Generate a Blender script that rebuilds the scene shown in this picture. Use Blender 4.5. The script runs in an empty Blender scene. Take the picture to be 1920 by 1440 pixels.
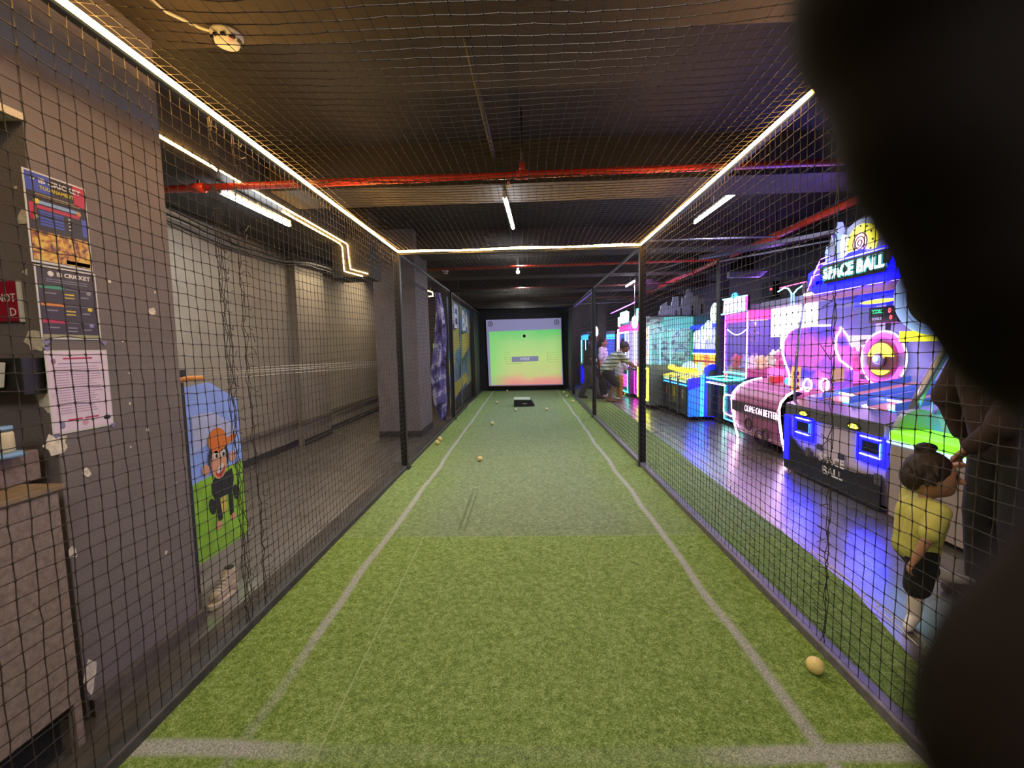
import bpy, math, random
from mathutils import Vector, Matrix
import numpy as np

S = bpy.context.scene
COL = S.collection
V = Vector
PI = math.pi

# ---------------------------------------------------------------- camera, world, exposure
FPX, YAW, PITCH, ROLL, EYE = 830.08, 0.0322, 0.083, -0.0219, 1.4
cy_, sy_, cp_, sp_ = math.cos(YAW), math.sin(YAW), math.cos(PITCH), math.sin(PITCH)
FW = V((-sy_ * cp_, cy_ * cp_, -sp_))
RT = V((cy_, sy_, 0))
UP = RT.cross(FW)
cr_, sr_ = math.cos(ROLL), math.sin(ROLL)
RT, UP = cr_ * RT + sr_ * UP, -sr_ * RT + cr_ * UP
cam = bpy.data.cameras.new('camera')
cam.sensor_width = 36
cam.lens = FPX / 1920 * 36
cam.clip_start = 0.01
cam.clip_end = 100
cam.dof.use_dof = True
cam.dof.focus_distance = 3.8
cam.dof.aperture_fstop = 5.6
camo = bpy.data.objects.new('camera', cam)
COL.objects.link(camo)
M3 = Matrix((RT, UP, -FW)).transposed()
camo.matrix_world = Matrix.Translation((0, 0, EYE)) @ M3.to_4x4()
S.camera = camo

w = bpy.data.worlds.new('world')
w.use_nodes = True
w.node_tree.nodes['Background'].inputs[0].default_value = (0.5, 0.5, 0.6, 1)
w.node_tree.nodes['Background'].inputs[1].default_value = 0.02
S.world = w
S.view_settings.view_transform = 'Standard'
S.view_settings.look = 'None'
S.view_settings.gamma = 1
S.view_settings.use_curve_mapping = False
S.view_settings.exposure = 0.55
S.cycles.use_denoising = True
S.cycles.max_bounces = 7
S.cycles.transparent_max_bounces = 12
S.cycles.sample_clamp_indirect = 6
S.cycles.caustics_reflective = False
S.cycles.caustics_refractive = False


def area_light(name, loc, size, size_y, power, color, direction=(0, 0, -1), roll_to=None):
    l = bpy.data.lights.new(name, 'AREA')
    l.shape = 'RECTANGLE'
    l.size, l.size_y = size, size_y
    l.energy = power
    l.color = color
    o = bpy.data.objects.new(name, l)
    COL.objects.link(o)
    o.location = loc
    q = V(direction).to_track_quat('-Z', 'Y')
    o.rotation_euler = q.to_euler()
    return o


# unseen fill lights added above and behind the camera position
area_light('unseen_hall_fill', (0.0, -1.6, 3.05), 1.6, 1.6, 60, (1, 0.94, 0.86))
area_light('unseen_hall_fill', (0.0, 1.3, 2.8), 1.2, 0.5, 17, (1, 0.95, 0.87))


def at(u, v, axis, val):
    """point where the line of sight through photograph pixel (u, v) meets the plane axis = val (0 x, 1 y, 2 z)"""
    d = RT * ((u - 960) / FPX) + UP * ((720 - v) / FPX) + FW
    o = V((0, 0, EYE))
    return o + d * ((val - o[axis]) / d[axis])


# ---------------------------------------------------------------- materials
def srgb(h):
    if isinstance(h, str):
        c = [int(h[i:i + 2], 16) / 255 for i in (0, 2, 4)]
        return tuple(x / 12.92 if x <= 0.04045 else ((x + 0.055) / 1.055) ** 2.4 for x in c)
    return tuple(h)


_m = {}


def mat(name, color=(0.5, 0.5, 0.5), rough=0.6, metal=0.0, noise=0.0, nscale=8.0, bump=0.0, bscale=60.0, emit=None, spec=0.5,
        alpha=1.0, rvar=0.0):
    if name in _m:
        return _m[name]
    m = bpy.data.materials.new(name)
    m.use_nodes = True
    nt = m.node_tree
    b = nt.nodes['Principled BSDF']
    c = srgb(color)
    b.inputs['Base Color'].default_value = (*c, 1)
    b.inputs['Roughness'].default_value = rough
    b.inputs['Metallic'].default_value = metal
    b.inputs['Specular IOR Level'].default_value = spec
    tc = nt.nodes.new('ShaderNodeTexCoord')
    if noise > 0:
        n = nt.nodes.new('ShaderNodeTexNoise')
        n.inputs['Scale'].default_value = nscale
        n.inputs['Detail'].default_value = 6
        n.inputs['Roughness'].default_value = 0.65
        nt.links.new(tc.outputs['Object'], n.inputs['Vector'])
        r = nt.nodes.new('ShaderNodeMapRange')
        r.inputs['From Min'].default_value = 0.3
        r.inputs['From Max'].default_value = 0.7
        r.inputs['To Min'].default_value = 1 - noise
        r.inputs['To Max'].default_value = 1 + noise
        nt.links.new(n.outputs['Fac'], r.inputs['Value'])
        mx = nt.nodes.new('ShaderNodeVectorMath')
        mx.operation = 'SCALE'
        mx.inputs[0].default_value = c
        nt.links.new(r.outputs[0], mx.inputs['Scale'])
        nt.links.new(mx.outputs[0], b.inputs['Base Color'])
        if rvar:
            r2 = nt.nodes.new('ShaderNodeMapRange')
            r2.inputs['From Min'].default_value = 0.3
            r2.inputs['From Max'].default_value = 0.7
            r2.inputs['To Min'].default_value = rough - rvar
            r2.inputs['To Max'].default_value = rough + rvar
            nt.links.new(n.outputs['Fac'], r2.inputs['Value'])
            nt.links.new(r2.outputs[0], b.inputs['Roughness'])
    if bump > 0:
        n = nt.nodes.new('ShaderNodeTexNoise')
        n.inputs['Scale'].default_value = bscale
        n.inputs['Detail'].default_value = 4
        nt.links.new(tc.outputs['Object'], n.inputs['Vector'])
        bp = nt.nodes.new('ShaderNodeBump')
        bp.inputs['Strength'].default_value = bump
        bp.inputs['Distance'].default_value = 0.01
        nt.links.new(n.outputs['Fac'], bp.inputs['Height'])
        nt.links.new(bp.outputs[0], b.inputs['Normal'])
    if emit is not None:
        b.inputs['Emission Color'].default_value = (*srgb(emit[0]), 1)
        b.inputs['Emission Strength'].default_value = emit[1]
    _m[name] = m
    return m


def glow(name, color, strength):
    """surface of a lamp, neon tube or lit panel"""
    if name in _m:
        return _m[name]
    m = bpy.data.materials.new(name)
    m.use_nodes = True
    b = m.node_tree.nodes['Principled BSDF']
    c = srgb(color)
    b.inputs['Base Color'].default_value = (*[0.05 + 0.5 * x for x in c], 1)
    b.inputs['Roughness'].default_value = 0.35
    b.inputs['Emission Color'].default_value = (*c, 1)
    b.inputs['Emission Strength'].default_value = strength
    _m[name] = m
    return m


def artwork(name, c1, c2, c3, scale=6.0, strength=0.0, stretch=(1, 1, 1), rough=0.4, soft=False):
    """printed or backlit artwork: blotches of three colours"""
    if name in _m:
        return _m[name]
    m = bpy.data.materials.new(name)
    m.use_nodes = True
    nt = m.node_tree
    b = nt.nodes['Principled BSDF']
    tc = nt.nodes.new('ShaderNodeTexCoord')
    mp = nt.nodes.new('ShaderNodeMapping')
    mp.inputs['Scale'].default_value = stretch
    n = nt.nodes.new('ShaderNodeTexNoise')
    n.inputs['Scale'].default_value = scale
    n.inputs['Detail'].default_value = 3
    n.inputs['Distortion'].default_value = 0.6
    r = nt.nodes.new('ShaderNodeValToRGB')
    e = r.color_ramp.elements
    e[0].position, e[0].color = 0.38, (*srgb(c1), 1)
    e[1].position, e[1].color = 0.62, (*srgb(c3), 1)
    x = e.new(0.5)
    x.color = (*srgb(c2), 1)
    if not soft:
        r.color_ramp.interpolation = 'EASE'
    nt.links.new(tc.outputs['Object'], mp.inputs[0])
    nt.links.new(mp.outputs[0], n.inputs['Vector'])
    nt.links.new(n.outputs['Fac'], r.inputs[0])
    nt.links.new(r.outputs[0], b.inputs['Base Color'])
    b.inputs['Roughness'].default_value = rough
    if strength:
        nt.links.new(r.outputs[0], b.inputs['Emission Color'])
        b.inputs['Emission Strength'].default_value = strength
    _m[name] = m
    return m


def glass(name='clear_acrylic', tint=(1, 1, 1), refl=0.12):
    if name in _m:
        return _m[name]
    m = bpy.data.materials.new(name)
    m.use_nodes = True
    nt = m.node_tree
    nt.nodes.remove(nt.nodes['Principled BSDF'])
    t = nt.nodes.new('ShaderNodeBsdfTransparent')
    t.inputs[0].default_value = (*tint, 1)
    g = nt.nodes.new('ShaderNodeBsdfGlossy')
    g.inputs['Roughness'].default_value = 0.08
    lw = nt.nodes.new('ShaderNodeLayerWeight')
    lw.inputs[0].default_value = 0.5
    pw = nt.nodes.new('ShaderNodeMath')
    pw.operation = 'POWER'
    pw.inputs[1].default_value = 3.0
    nt.links.new(lw.outputs['Facing'], pw.inputs[0])
    f = nt.nodes.new('ShaderNodeMath')
    f.operation = 'MULTIPLY_ADD'
    f.inputs[1].default_value = 0.25
    f.inputs[2].default_value = 0.03
    nt.links.new(pw.outputs[0], f.inputs[0])
    mx = nt.nodes.new('ShaderNodeMixShader')
    nt.links.new(f.outputs[0], mx.inputs[0])
    nt.links.new(t.outputs[0], mx.inputs[1])
    nt.links.new(g.outputs[0], mx.inputs[2])
    nt.links.new(mx.outputs[0], nt.nodes['Material Output'].inputs[0])
    _m[name] = m
    return m


# ---------------------------------------------------------------- mesh builder
def root_loc(o):
    l = V((0, 0, 0))
    while o is not None:
        l += o.location
        o = o.parent
    return l


def tag(o, label=None, cat=None, group=None, kind=None):
    for k, x in (('label', label), ('category', cat), ('group', group), ('kind', kind)):
        if x:
            o[k] = x
    return o


class MB:
    def __init__(self):
        self.v, self.f, self.m, self.s = [], [], [], []

    def add(self, vs, fs, m=0, s=False):
        n = len(self.v)
        self.v.extend([tuple(p) for p in vs])
        for f in fs:
            self.f.append(tuple(i + n for i in f))
            self.m.append(m)
            self.s.append(s)
        return self

    def box(self, x0, x1, y0, y1, z0, z1, m=0):
        vs = [(x, y, z) for z in (z0, z1) for y in (y0, y1) for x in (x0, x1)]
        return self.add(vs, [(0, 2, 3, 1), (4, 5, 7, 6), (0, 1, 5, 4), (2, 6, 7, 3), (0, 4, 6, 2), (1, 3, 7, 5)], m)

    def prism(self, pts, ext, m=0, s=False):
        """flat outline pts (3-D) given the thickness vector ext"""
        n = len(pts)
        e = V(ext)
        vs = [V(p) for p in pts] + [V(p) + e for p in pts]
        fs = [tuple(range(n))[::-1], tuple(range(n, 2 * n))]
        fs += [(i, (i + 1) % n, n + (i + 1) % n, n + i) for i in range(n)]
        return self.add(vs, fs, m, s)

    def tube(self, pts, r, n=8, m=0, closed=False, s=True, flat=1.0):
        pts = [V(p) for p in pts]
        k = len(pts)
        rs = r if isinstance(r, (list, tuple)) else [r] * k
        t = []
        for i in range(k):
            if closed:
                d = pts[(i + 1) % k] - pts[i - 1]
            else:
                d = pts[min(i + 1, k - 1)] - pts[max(i - 1, 0)]
            t.append(d.normalized() if d.length > 1e-9 else V((0, 0, 1)))
        a = t[0].orthogonal().normalized()
        vs = []
        for i in range(k):
            a = (a - t[i] * a.dot(t[i]))
            a = a.normalized() if a.length > 1e-6 else t[i].orthogonal().normalized()
            b = t[i].cross(a)
            for j in range(n):
                th = 2 * PI * j / n
                vs.append(pts[i] + a * (math.cos(th) * rs[i]) + b * (math.sin(th) * rs[i] * flat))
        fs = []
        for i in range(k if closed else k - 1):
            i2 = (i + 1) % k
            for j in range(n):
                fs.append((i * n + j, i * n + (j + 1) % n, i2 * n + (j + 1) % n, i2 * n + j))
        if not closed:
            fs.append(tuple(range(n))[::-1])
            fs.append(tuple((k - 1) * n + j for j in range(n)))
        return self.add(vs, fs, m, s)

    def cyl(self, p0, p1, r0, r1=None, n=16, m=0):
        return self.tube([p0, p1], [r0, r0 if r1 is None else r1], n, m)

    def ell(self, c, r, nu=14, nv=9, m=0, rot=None):
        c = V(c)
        r = (r, r, r) if isinstance(r, (int, float)) else r
        vs, fs = [], []
        for i in range(nv + 1):
            ph = PI * i / nv
            for j in range(nu):
                th = 2 * PI * j / nu
                p = V((r[0] * math.sin(ph) * math.cos(th), r[1] * math.sin(ph) * math.sin(th), r[2] * math.cos(ph)))
                vs.append(c + (rot @ p if rot else p))
        for i in range(nv):
            for j in range(nu):
                a, b = i * nu + j, i * nu + (j + 1) % nu
                if i == 0:
                    fs.append((a, a + nu, b + nu))
                elif i == nv - 1:
                    fs.append((a, a + nu, b))
                else:
                    fs.append((a, a + nu, b + nu, b))
        return self.add(vs, fs, m, True)

    def cap(self, p0, p1, r0, r1, n=12, m=0):
        """tapered limb with round ends"""
        p0, p1 = V(p0), V(p1)
        self.tube([p0, p1], [r0, r1], n, m)
        self.ell(p0, r0, n, 8, m)
        self.ell(p1, r1, n, 8, m)
        return self

    def ring(self, c, u, v, R, r, n=40, m=0, k=8, a0=0, a1=2 * PI):
        """round tube of radius r bent round a circle of radius R (or (Ru, Rv))"""
        c, u, v = V(c), V(u).normalized(), V(v).normalized()
        Ru, Rv = (R, R) if isinstance(R, (int, float)) else R
        full = abs(a1 - a0 - 2 * PI) < 1e-6
        cnt = n if full else n + 1
        return self.tube([c + u * Ru * math.cos(a0 + (a1 - a0) * i / n) + v * Rv * math.sin(a0 + (a1 - a0) * i / n) for i in range(cnt)],
                         r, k, m, closed=full)

    def disc(self, c, u, v, R, t, n=32, m=0, inner=0.0):
        """disc or flat ring with thickness t along u x v"""
        c, u, v = V(c), V(u).normalized(), V(v).normalized()
        e = u.cross(v) * t
        if inner <= 0:
            return self.prism([c + u * R * math.cos(2 * PI * i / n) + v * R * math.sin(2 * PI * i / n) for i in range(n)], e, m)
        vs, fs = [], []
        for i in range(n):
            d = u * math.cos(2 * PI * i / n) + v * math.sin(2 * PI * i / n)
            vs += [c + d * inner, c + d * R, c + d * R + e, c + d * inner + e]
        for i in range(n):
            a, b = 4 * i, 4 * ((i + 1) % n)
            for q in range(4):
                fs.append((a + q, a + (q + 1) % 4, b + (q + 1) % 4, b + q))
        return self.add(vs, fs, m)

    def quad(self, a, b, c, d, t=0.004, m=0):
        """thin panel through four corners"""
        a, b, c, d = V(a), V(b), V(c), V(d)
        nrm = (b - a).cross(d - a).normalized() * t
        return self.prism([a, b, c, d], nrm, m)

    def text(self, s, o, u, v, h, depth=0.004, m=0, align='CENTER', width=None, bold=0.0):
        vs, fs, w_ = glyphs(s, align, bold)
        u, v = V(u).normalized(), V(v).normalized()
        nn = u.cross(v)
        k = h / 0.72
        ku = k if width is None else width / max(w_, 1e-6)
        o = V(o)
        self.add([o + u * (p[0] * ku) + v * (p[1] * k) + nn * (p[2] * depth) for p in vs], fs, m)
        return self

    def build(self, name, mats, parent=None, label=None, cat=None, group=None, kind=None, bevel=0.0, seg=2):
        me = bpy.data.meshes.new(name)
        mats = mats if isinstance(mats, (list, tuple)) else [mats]
        if parent is not None:
            org = root_loc(parent)
        else:
            a = np.array(self.v)
            org = V(((a[:, 0].min() + a[:, 0].max()) / 2, (a[:, 1].min() + a[:, 1].max()) / 2, a[:, 2].min()))
        me.from_pydata([(p[0] - org.x, p[1] - org.y, p[2] - org.z) for p in self.v], [], self.f)
        for x in mats:
            me.materials.append(x)
        me.polygons.foreach_set('material_index', self.m)
        me.polygons.foreach_set('use_smooth', self.s)
        me.update()
        o = bpy.data.objects.new(name, me)
        COL.objects.link(o)
        if parent is not None:
            o.parent = parent
        else:
            o.location = org
        if bevel:
            b = o.modifiers.new('bevel', 'BEVEL')
            b.width = bevel
            b.segments = seg
            b.limit_method = 'ANGLE'
            b.angle_limit = 0.7
        return tag(o, label, cat, group, kind)


_g = {}


def glyphs(s, align='CENTER', bold=0.0):
    if (s, align, bold) in _g:
        return _g[(s, align, bold)]
    c = bpy.data.curves.new('lettering', 'FONT')
    c.body = s
    c.size = 1
    c.align_x = align
    c.align_y = 'CENTER'
    c.extrude = 0.5
    c.offset = bold
    c.resolution_u = 2
    o = bpy.data.objects.new('lettering', c)
    COL.objects.link(o)
    dg = bpy.context.evaluated_depsgraph_get()
    me = bpy.data.meshes.new_from_object(o.evaluated_get(dg))
    vs = [tuple(x.co) for x in me.vertices]
    fs = [tuple(p.vertices) for p in me.polygons]
    bpy.data.objects.remove(o)
    bpy.data.curves.remove(c)
    bpy.data.meshes.remove(me)
    xs = [p[0] for p in vs] or [0, 1]
    _g[(s, align, bold)] = (vs, fs, max(xs) - min(xs))
    return _g[(s, align, bold)]


def thing(name, loc, label, cat, group=None, kind=None):
    o = bpy.data.objects.new(name, None)
    o.empty_display_size = 0.1
    COL.objects.link(o)
    o.location = loc
    return tag(o, label, cat, group, kind)


def blob(mb, name, m, parent=None, voxel=0.01, smooth=4, label=None, cat=None, group=None, org=None):
    """melt overlapping closed shapes into one continuous surface"""
    o = mb.build(name, m, parent)
    r = o.modifiers.new('remesh', 'REMESH')
    r.mode = 'VOXEL'
    r.voxel_size = voxel
    r.use_smooth_shade = True
    s = o.modifiers.new('smooth', 'SMOOTH')
    s.iterations = smooth
    s.factor = 0.6
    dg = bpy.context.evaluated_depsgraph_get()
    me = bpy.data.meshes.new_from_object(o.evaluated_get(dg))
    o.modifiers.clear()
    old = o.data
    o.data = me
    bpy.data.meshes.remove(old)
    me.name = name
    if not me.materials:
        me.materials.append(m)
    for p in me.polygons:
        p.use_smooth = True
    return tag(o, label, cat, group)


X1, Y1, Z1 = V((1, 0, 0)), V((0, 1, 0)), V((0, 0, 1))
XL, XR, HC = -1.434, 1.314, 2.49      # planes of the two side nets, height of the frame

# ---------------------------------------------------------------- room
M_wall = mat('painted_grey_wall', '7a7170', 0.85, noise=0.10, nscale=5, bump=0.25, bscale=120)
M_wallL = mat('painted_wall_warm_grey', '857c6c', 0.8, noise=0.10, nscale=3, bump=0.15, bscale=90)
M_dark = mat('near_black_paint', '2b2825', 0.7, noise=0.2, nscale=4, bump=0.2, bscale=40)
M_ceil = mat('dark_ceiling_paint', '1f1b1d', 0.8, noise=0.25, nscale=1.5, bump=0.3, bscale=20)
M_beam = mat('dark_brown_beam_paint', '362f2c', 0.8, noise=0.2, nscale=3, bump=0.3, bscale=30)
M_black = mat('black_matt', '121212', 0.6)
M_steel = mat('black_powder_coated_steel', '24221f', 0.4, 0.3, noise=0.2, nscale=20)


def floor_material():
    m = bpy.data.materials.new('glossy_dark_tile_floor')
    m.use_nodes = True
    nt = m.node_tree
    b = nt.nodes['Principled BSDF']
    tc = nt.nodes.new('ShaderNodeTexCoord')
    br = nt.nodes.new('ShaderNodeTexBrick')
    br.offset = 0.5
    br.inputs['Color1'].default_value = (0.075, 0.062, 0.048, 1)
    br.inputs['Color2'].default_value = (0.085, 0.070, 0.055, 1)
    br.inputs['Mortar'].default_value = (0.20, 0.17, 0.14, 1)
    br.inputs['Scale'].default_value = 1
    br.inputs['Brick Width'].default_value = 1.2
    br.inputs['Row Height'].default_value = 0.2
    br.inputs['Mortar Size'].default_value = 0.0022
    mp = nt.nodes.new('ShaderNodeMapping')
    mp.inputs['Rotation'].default_value = (0, 0, PI / 2)
    nt.links.new(tc.outputs['Object'], mp.inputs[0])
    nt.links.new(mp.outputs[0], br.inputs['Vector'])
    n = nt.nodes.new('ShaderNodeTexNoise')
    n.inputs['Scale'].default_value = 5
    n.inputs['Detail'].default_value = 8
    nt.links.new(tc.outputs['Object'], n.inputs['Vector'])
    r = nt.nodes.new('ShaderNodeMapRange')
    r.inputs['From Min'].default_value = 0.3
    r.inputs['From Max'].default_value = 0.7
    r.inputs['To Min'].default_value = 0.25
    r.inputs['To Max'].default_value = 0.32
    nt.links.new(n.outputs['Fac'], r.inputs['Value'])
    nt.links.new(r.outputs[0], b.inputs['Roughness'])
    nt.links.new(br.outputs['Color'], b.inputs['Base Color'])
    b.inputs['Specular IOR Level'].default_value = 0.8
    b.inputs['IOR'].default_value = 2.9
    bp = nt.nodes.new('ShaderNodeBump')
    bp.inputs['Strength'].default_value = 0.03
    bp.inputs['Distance'].default_value = 0.01
    nt.links.new(n.outputs['Fac'], bp.inputs['Height'])
    nt.links.new(bp.outputs[0], b.inputs['Normal'])
    return m


def struct(mb, name, m, label=None, bevel=0, parent=None):
    return mb.build(name, m, parent, label=label, kind='structure', bevel=bevel)


YB = -3.2
struct(MB().box(-6, 6, YB, 17.5, -0.1, 0), 'floor', floor_material(), 'dark glossy tile floor of the hall')
struct(MB().box(-6, 6, YB, 17.5, 3.25, 3.35), 'ceiling', M_ceil, 'dark painted ceiling slab')
wl = MB()
wl.box(-3.65, -3.45, YB, 10.9, 0, 3.25)
wl.box(-3.46, -3.33, 6.45, 7.35, 0, 3.25)
struct(wl, 'wall_left', M_wallL, 'grey side wall with a shallow pier behind the left net')
struct(MB().box(4.75, 4.9, YB, 17.5, 0, 3.25), 'wall_right', mat('dark_purple_grey_wall', '45414a', 0.7, noise=0.2, nscale=2), 'dark wall behind the arcade machines')
struct(MB().box(-6, 6, 16.6, 16.75, 0, 3.25), 'wall_back', mat('charcoal_wall', '34333b', 0.8, noise=0.15), 'charcoal wall at the far end')
struct(MB().box(-6, 6, YB - .15, YB, 0, 3.25), 'wall_front', M_wall, 'grey wall behind the camera')
# slatted dark wall beyond the second pillar
sl = MB()
sl.box(-3.5, -1.62, 10.95, 11.1, 0, 3.25)
for i in range(26):
    sl.box(-3.45, -1.63, 10.92, 10.95, 0.1 + i * 0.105, 0.155 + i * 0.105)
struct(sl, 'wall_slatted', mat('dark_brown_slats', '3d2c25', 0.6), 'dark brown slatted wall beyond the grey pillar')
bb = MB()
bb.box(-3.45, -3.43, 2.0, 6.45, 0, 0.09).box(-3.33, -3.31, 6.44, 7.36, 0, 0.09).box(-3.45, -3.43, 7.35, 10.9, 0, 0.09)
struct(bb, 'baseboard_left', M_dark, 'dark skirting of the left wall')
tr = MB()
tr.box(-3.45, -3.41, 2.0, 6.45, 0.33, 0.39).box(-3.33, -3.29, 6.41, 7.39, 0.33, 0.39).box(-3.45, -3.41, 7.35, 10.9, 0.33, 0.39)
struct(tr, 'trim_1', mat('dusty_dark_dado', '6b6353', 0.5), 'dark dado ledge low on the left wall')
# near pillar with the lintel over a niche
pn = MB()
pn.box(-2.6, -1.722, 1.55, 2.15, 0, 3.25)
pn.box(-2.6, -1.722, YB + 0.01, 1.55, 2.24, 3.25)
pil = struct(pn, 'wall_pillar_near', M_wall, 'scuffed grey pillar with three posters beside the left net', bevel=0.004)
struct(MB().box(-2.36, -1.70, 6.95, 7.85, 0, 3.25), 'wall_pillar_far', M_wall, 'plain grey square pillar beyond the left net', bevel=0.004)
struct(MB().box(-2.37, -1.69, 6.94, 7.86, 0, 0.10), 'baseboard_pillar', M_dark, 'dark skirting round the far grey pillar')
struct(MB().box(3.355, 3.50, 7.80, 7.95, 0, 3.25), 'wall_pillar_right', mat('black_pillar', '1b1a18', 0.6), 'slim black pillar between the arcade machines')
struct(MB().box(2.15, 2.4, 13.3, 13.6, 0, 3.25), 'wall_pillar_black', M_dark, 'black pillar behind the woman in the white blouse')
# niche frame strip under the lintel
fr = MB().box(-1.90, -1.715, 0.6, 1.545, 2.215, 2.24)
struct(fr, 'trim_2', mat('cream_trim', 'd9cdb4', 0.5), 'pale metal edge of the lintel above the niche')
# ceiling beams; glow of the light strips is put into the first one's colour
for i, (y0, y1, zb) in enumerate([(1.25, 2.22, 2.87), (4.15, 4.68, 2.88), (7.15, 7.6, 2.9), (9.5, 9.95, 2.9), (11.9, 12.4, 2.86), (14.3, 14.8, 2.86)]):
    struct(MB().box(-3.44, 4.74, y0, y1, zb, 3.27), 'ceiling_beam', mat('beam_paint_with_strip_glow', '443a32', 0.8, noise=0.2, nscale=3, bump=0.3, bscale=30) if i == 0 else M_beam,
           ['ceiling beam directly over the camera with the smoke detector', 'ceiling beam just beyond the red pipe', 'third ceiling beam from the camera',
            'fourth ceiling beam from the camera', 'low ceiling beam over the far part of the lane', 'last ceiling beam before the screen'][i], bevel=0.005)
bd = MB().box(-3.3, -2.33, 2.23, 5.85, 2.80, 3.24)
bd.box(-2.52, -2.02, 5.86, 6.3, 2.36, 3.24)
bd.box(-3.3, -2.45, 5.84, 8.6, 2.82, 3.24)
struct(bd, 'ceiling_duct_boxing', M_dark, 'dark boxed duct along the left ceiling edged with light strips', bevel=0.006)

# torn paint and plaster scars on the near pillar
sc = MB()
random.seed(4)


def scar(u, v, r, pl=None, stretch=1.0):
    p = at(u, v, 0, -1.7215) if pl is None else at(u, v, 1, pl)
    pts = []
    for k in range(12):
        a = 2 * PI * k / 12
        q = r * 1.5 * random.uniform(0.6, 1.25)
        if pl is None:
            pts.append(p + V((0, math.cos(a) * q, math.sin(a) * q * stretch)))
        else:
            pts.append(p + V((math.cos(a) * q, 0, math.sin(a) * q * stretch)))
    sc.prism(pts, (0.0012, 0, 0) if pl is None else (0, -0.0015, 0))


for a in [(286, 583, .014), (163, 886, .011, None, 1.1), (290, 548, .004), (243, 757, .004), (277, 806, .006), (311, 1036, .006), (137, 1036, .010, None, 1.6),
          (168, 1270, .02, None, 2.2), (242, 700, .003), (205, 527, .005), (330, 905, .003), (106, 832, .026), (245, 838, .003), (230, 640, .003)]:
    scar(*a)
for a in [(52, 408, .022, 1.548), (66, 640, .024, 1.548), (86, 742, .022, 1.548, 2.2), (48, 510, .007, 1.548), (30, 352, .004, 1.548)]:
    scar(*a)
sc.build('plaster_scar', mat('bare_plaster', 'e4dac8', 0.9, noise=0.3, nscale=60), pil, label='torn paint showing pale plaster')
sk = MB()
sk.box(-1.722, -1.70, 1.56, 2.16, 0, 0.07)
sk.build('skirting', mat('dusty_skirting', '5a524c', 0.7, noise=0.4, nscale=20), pil)

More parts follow.
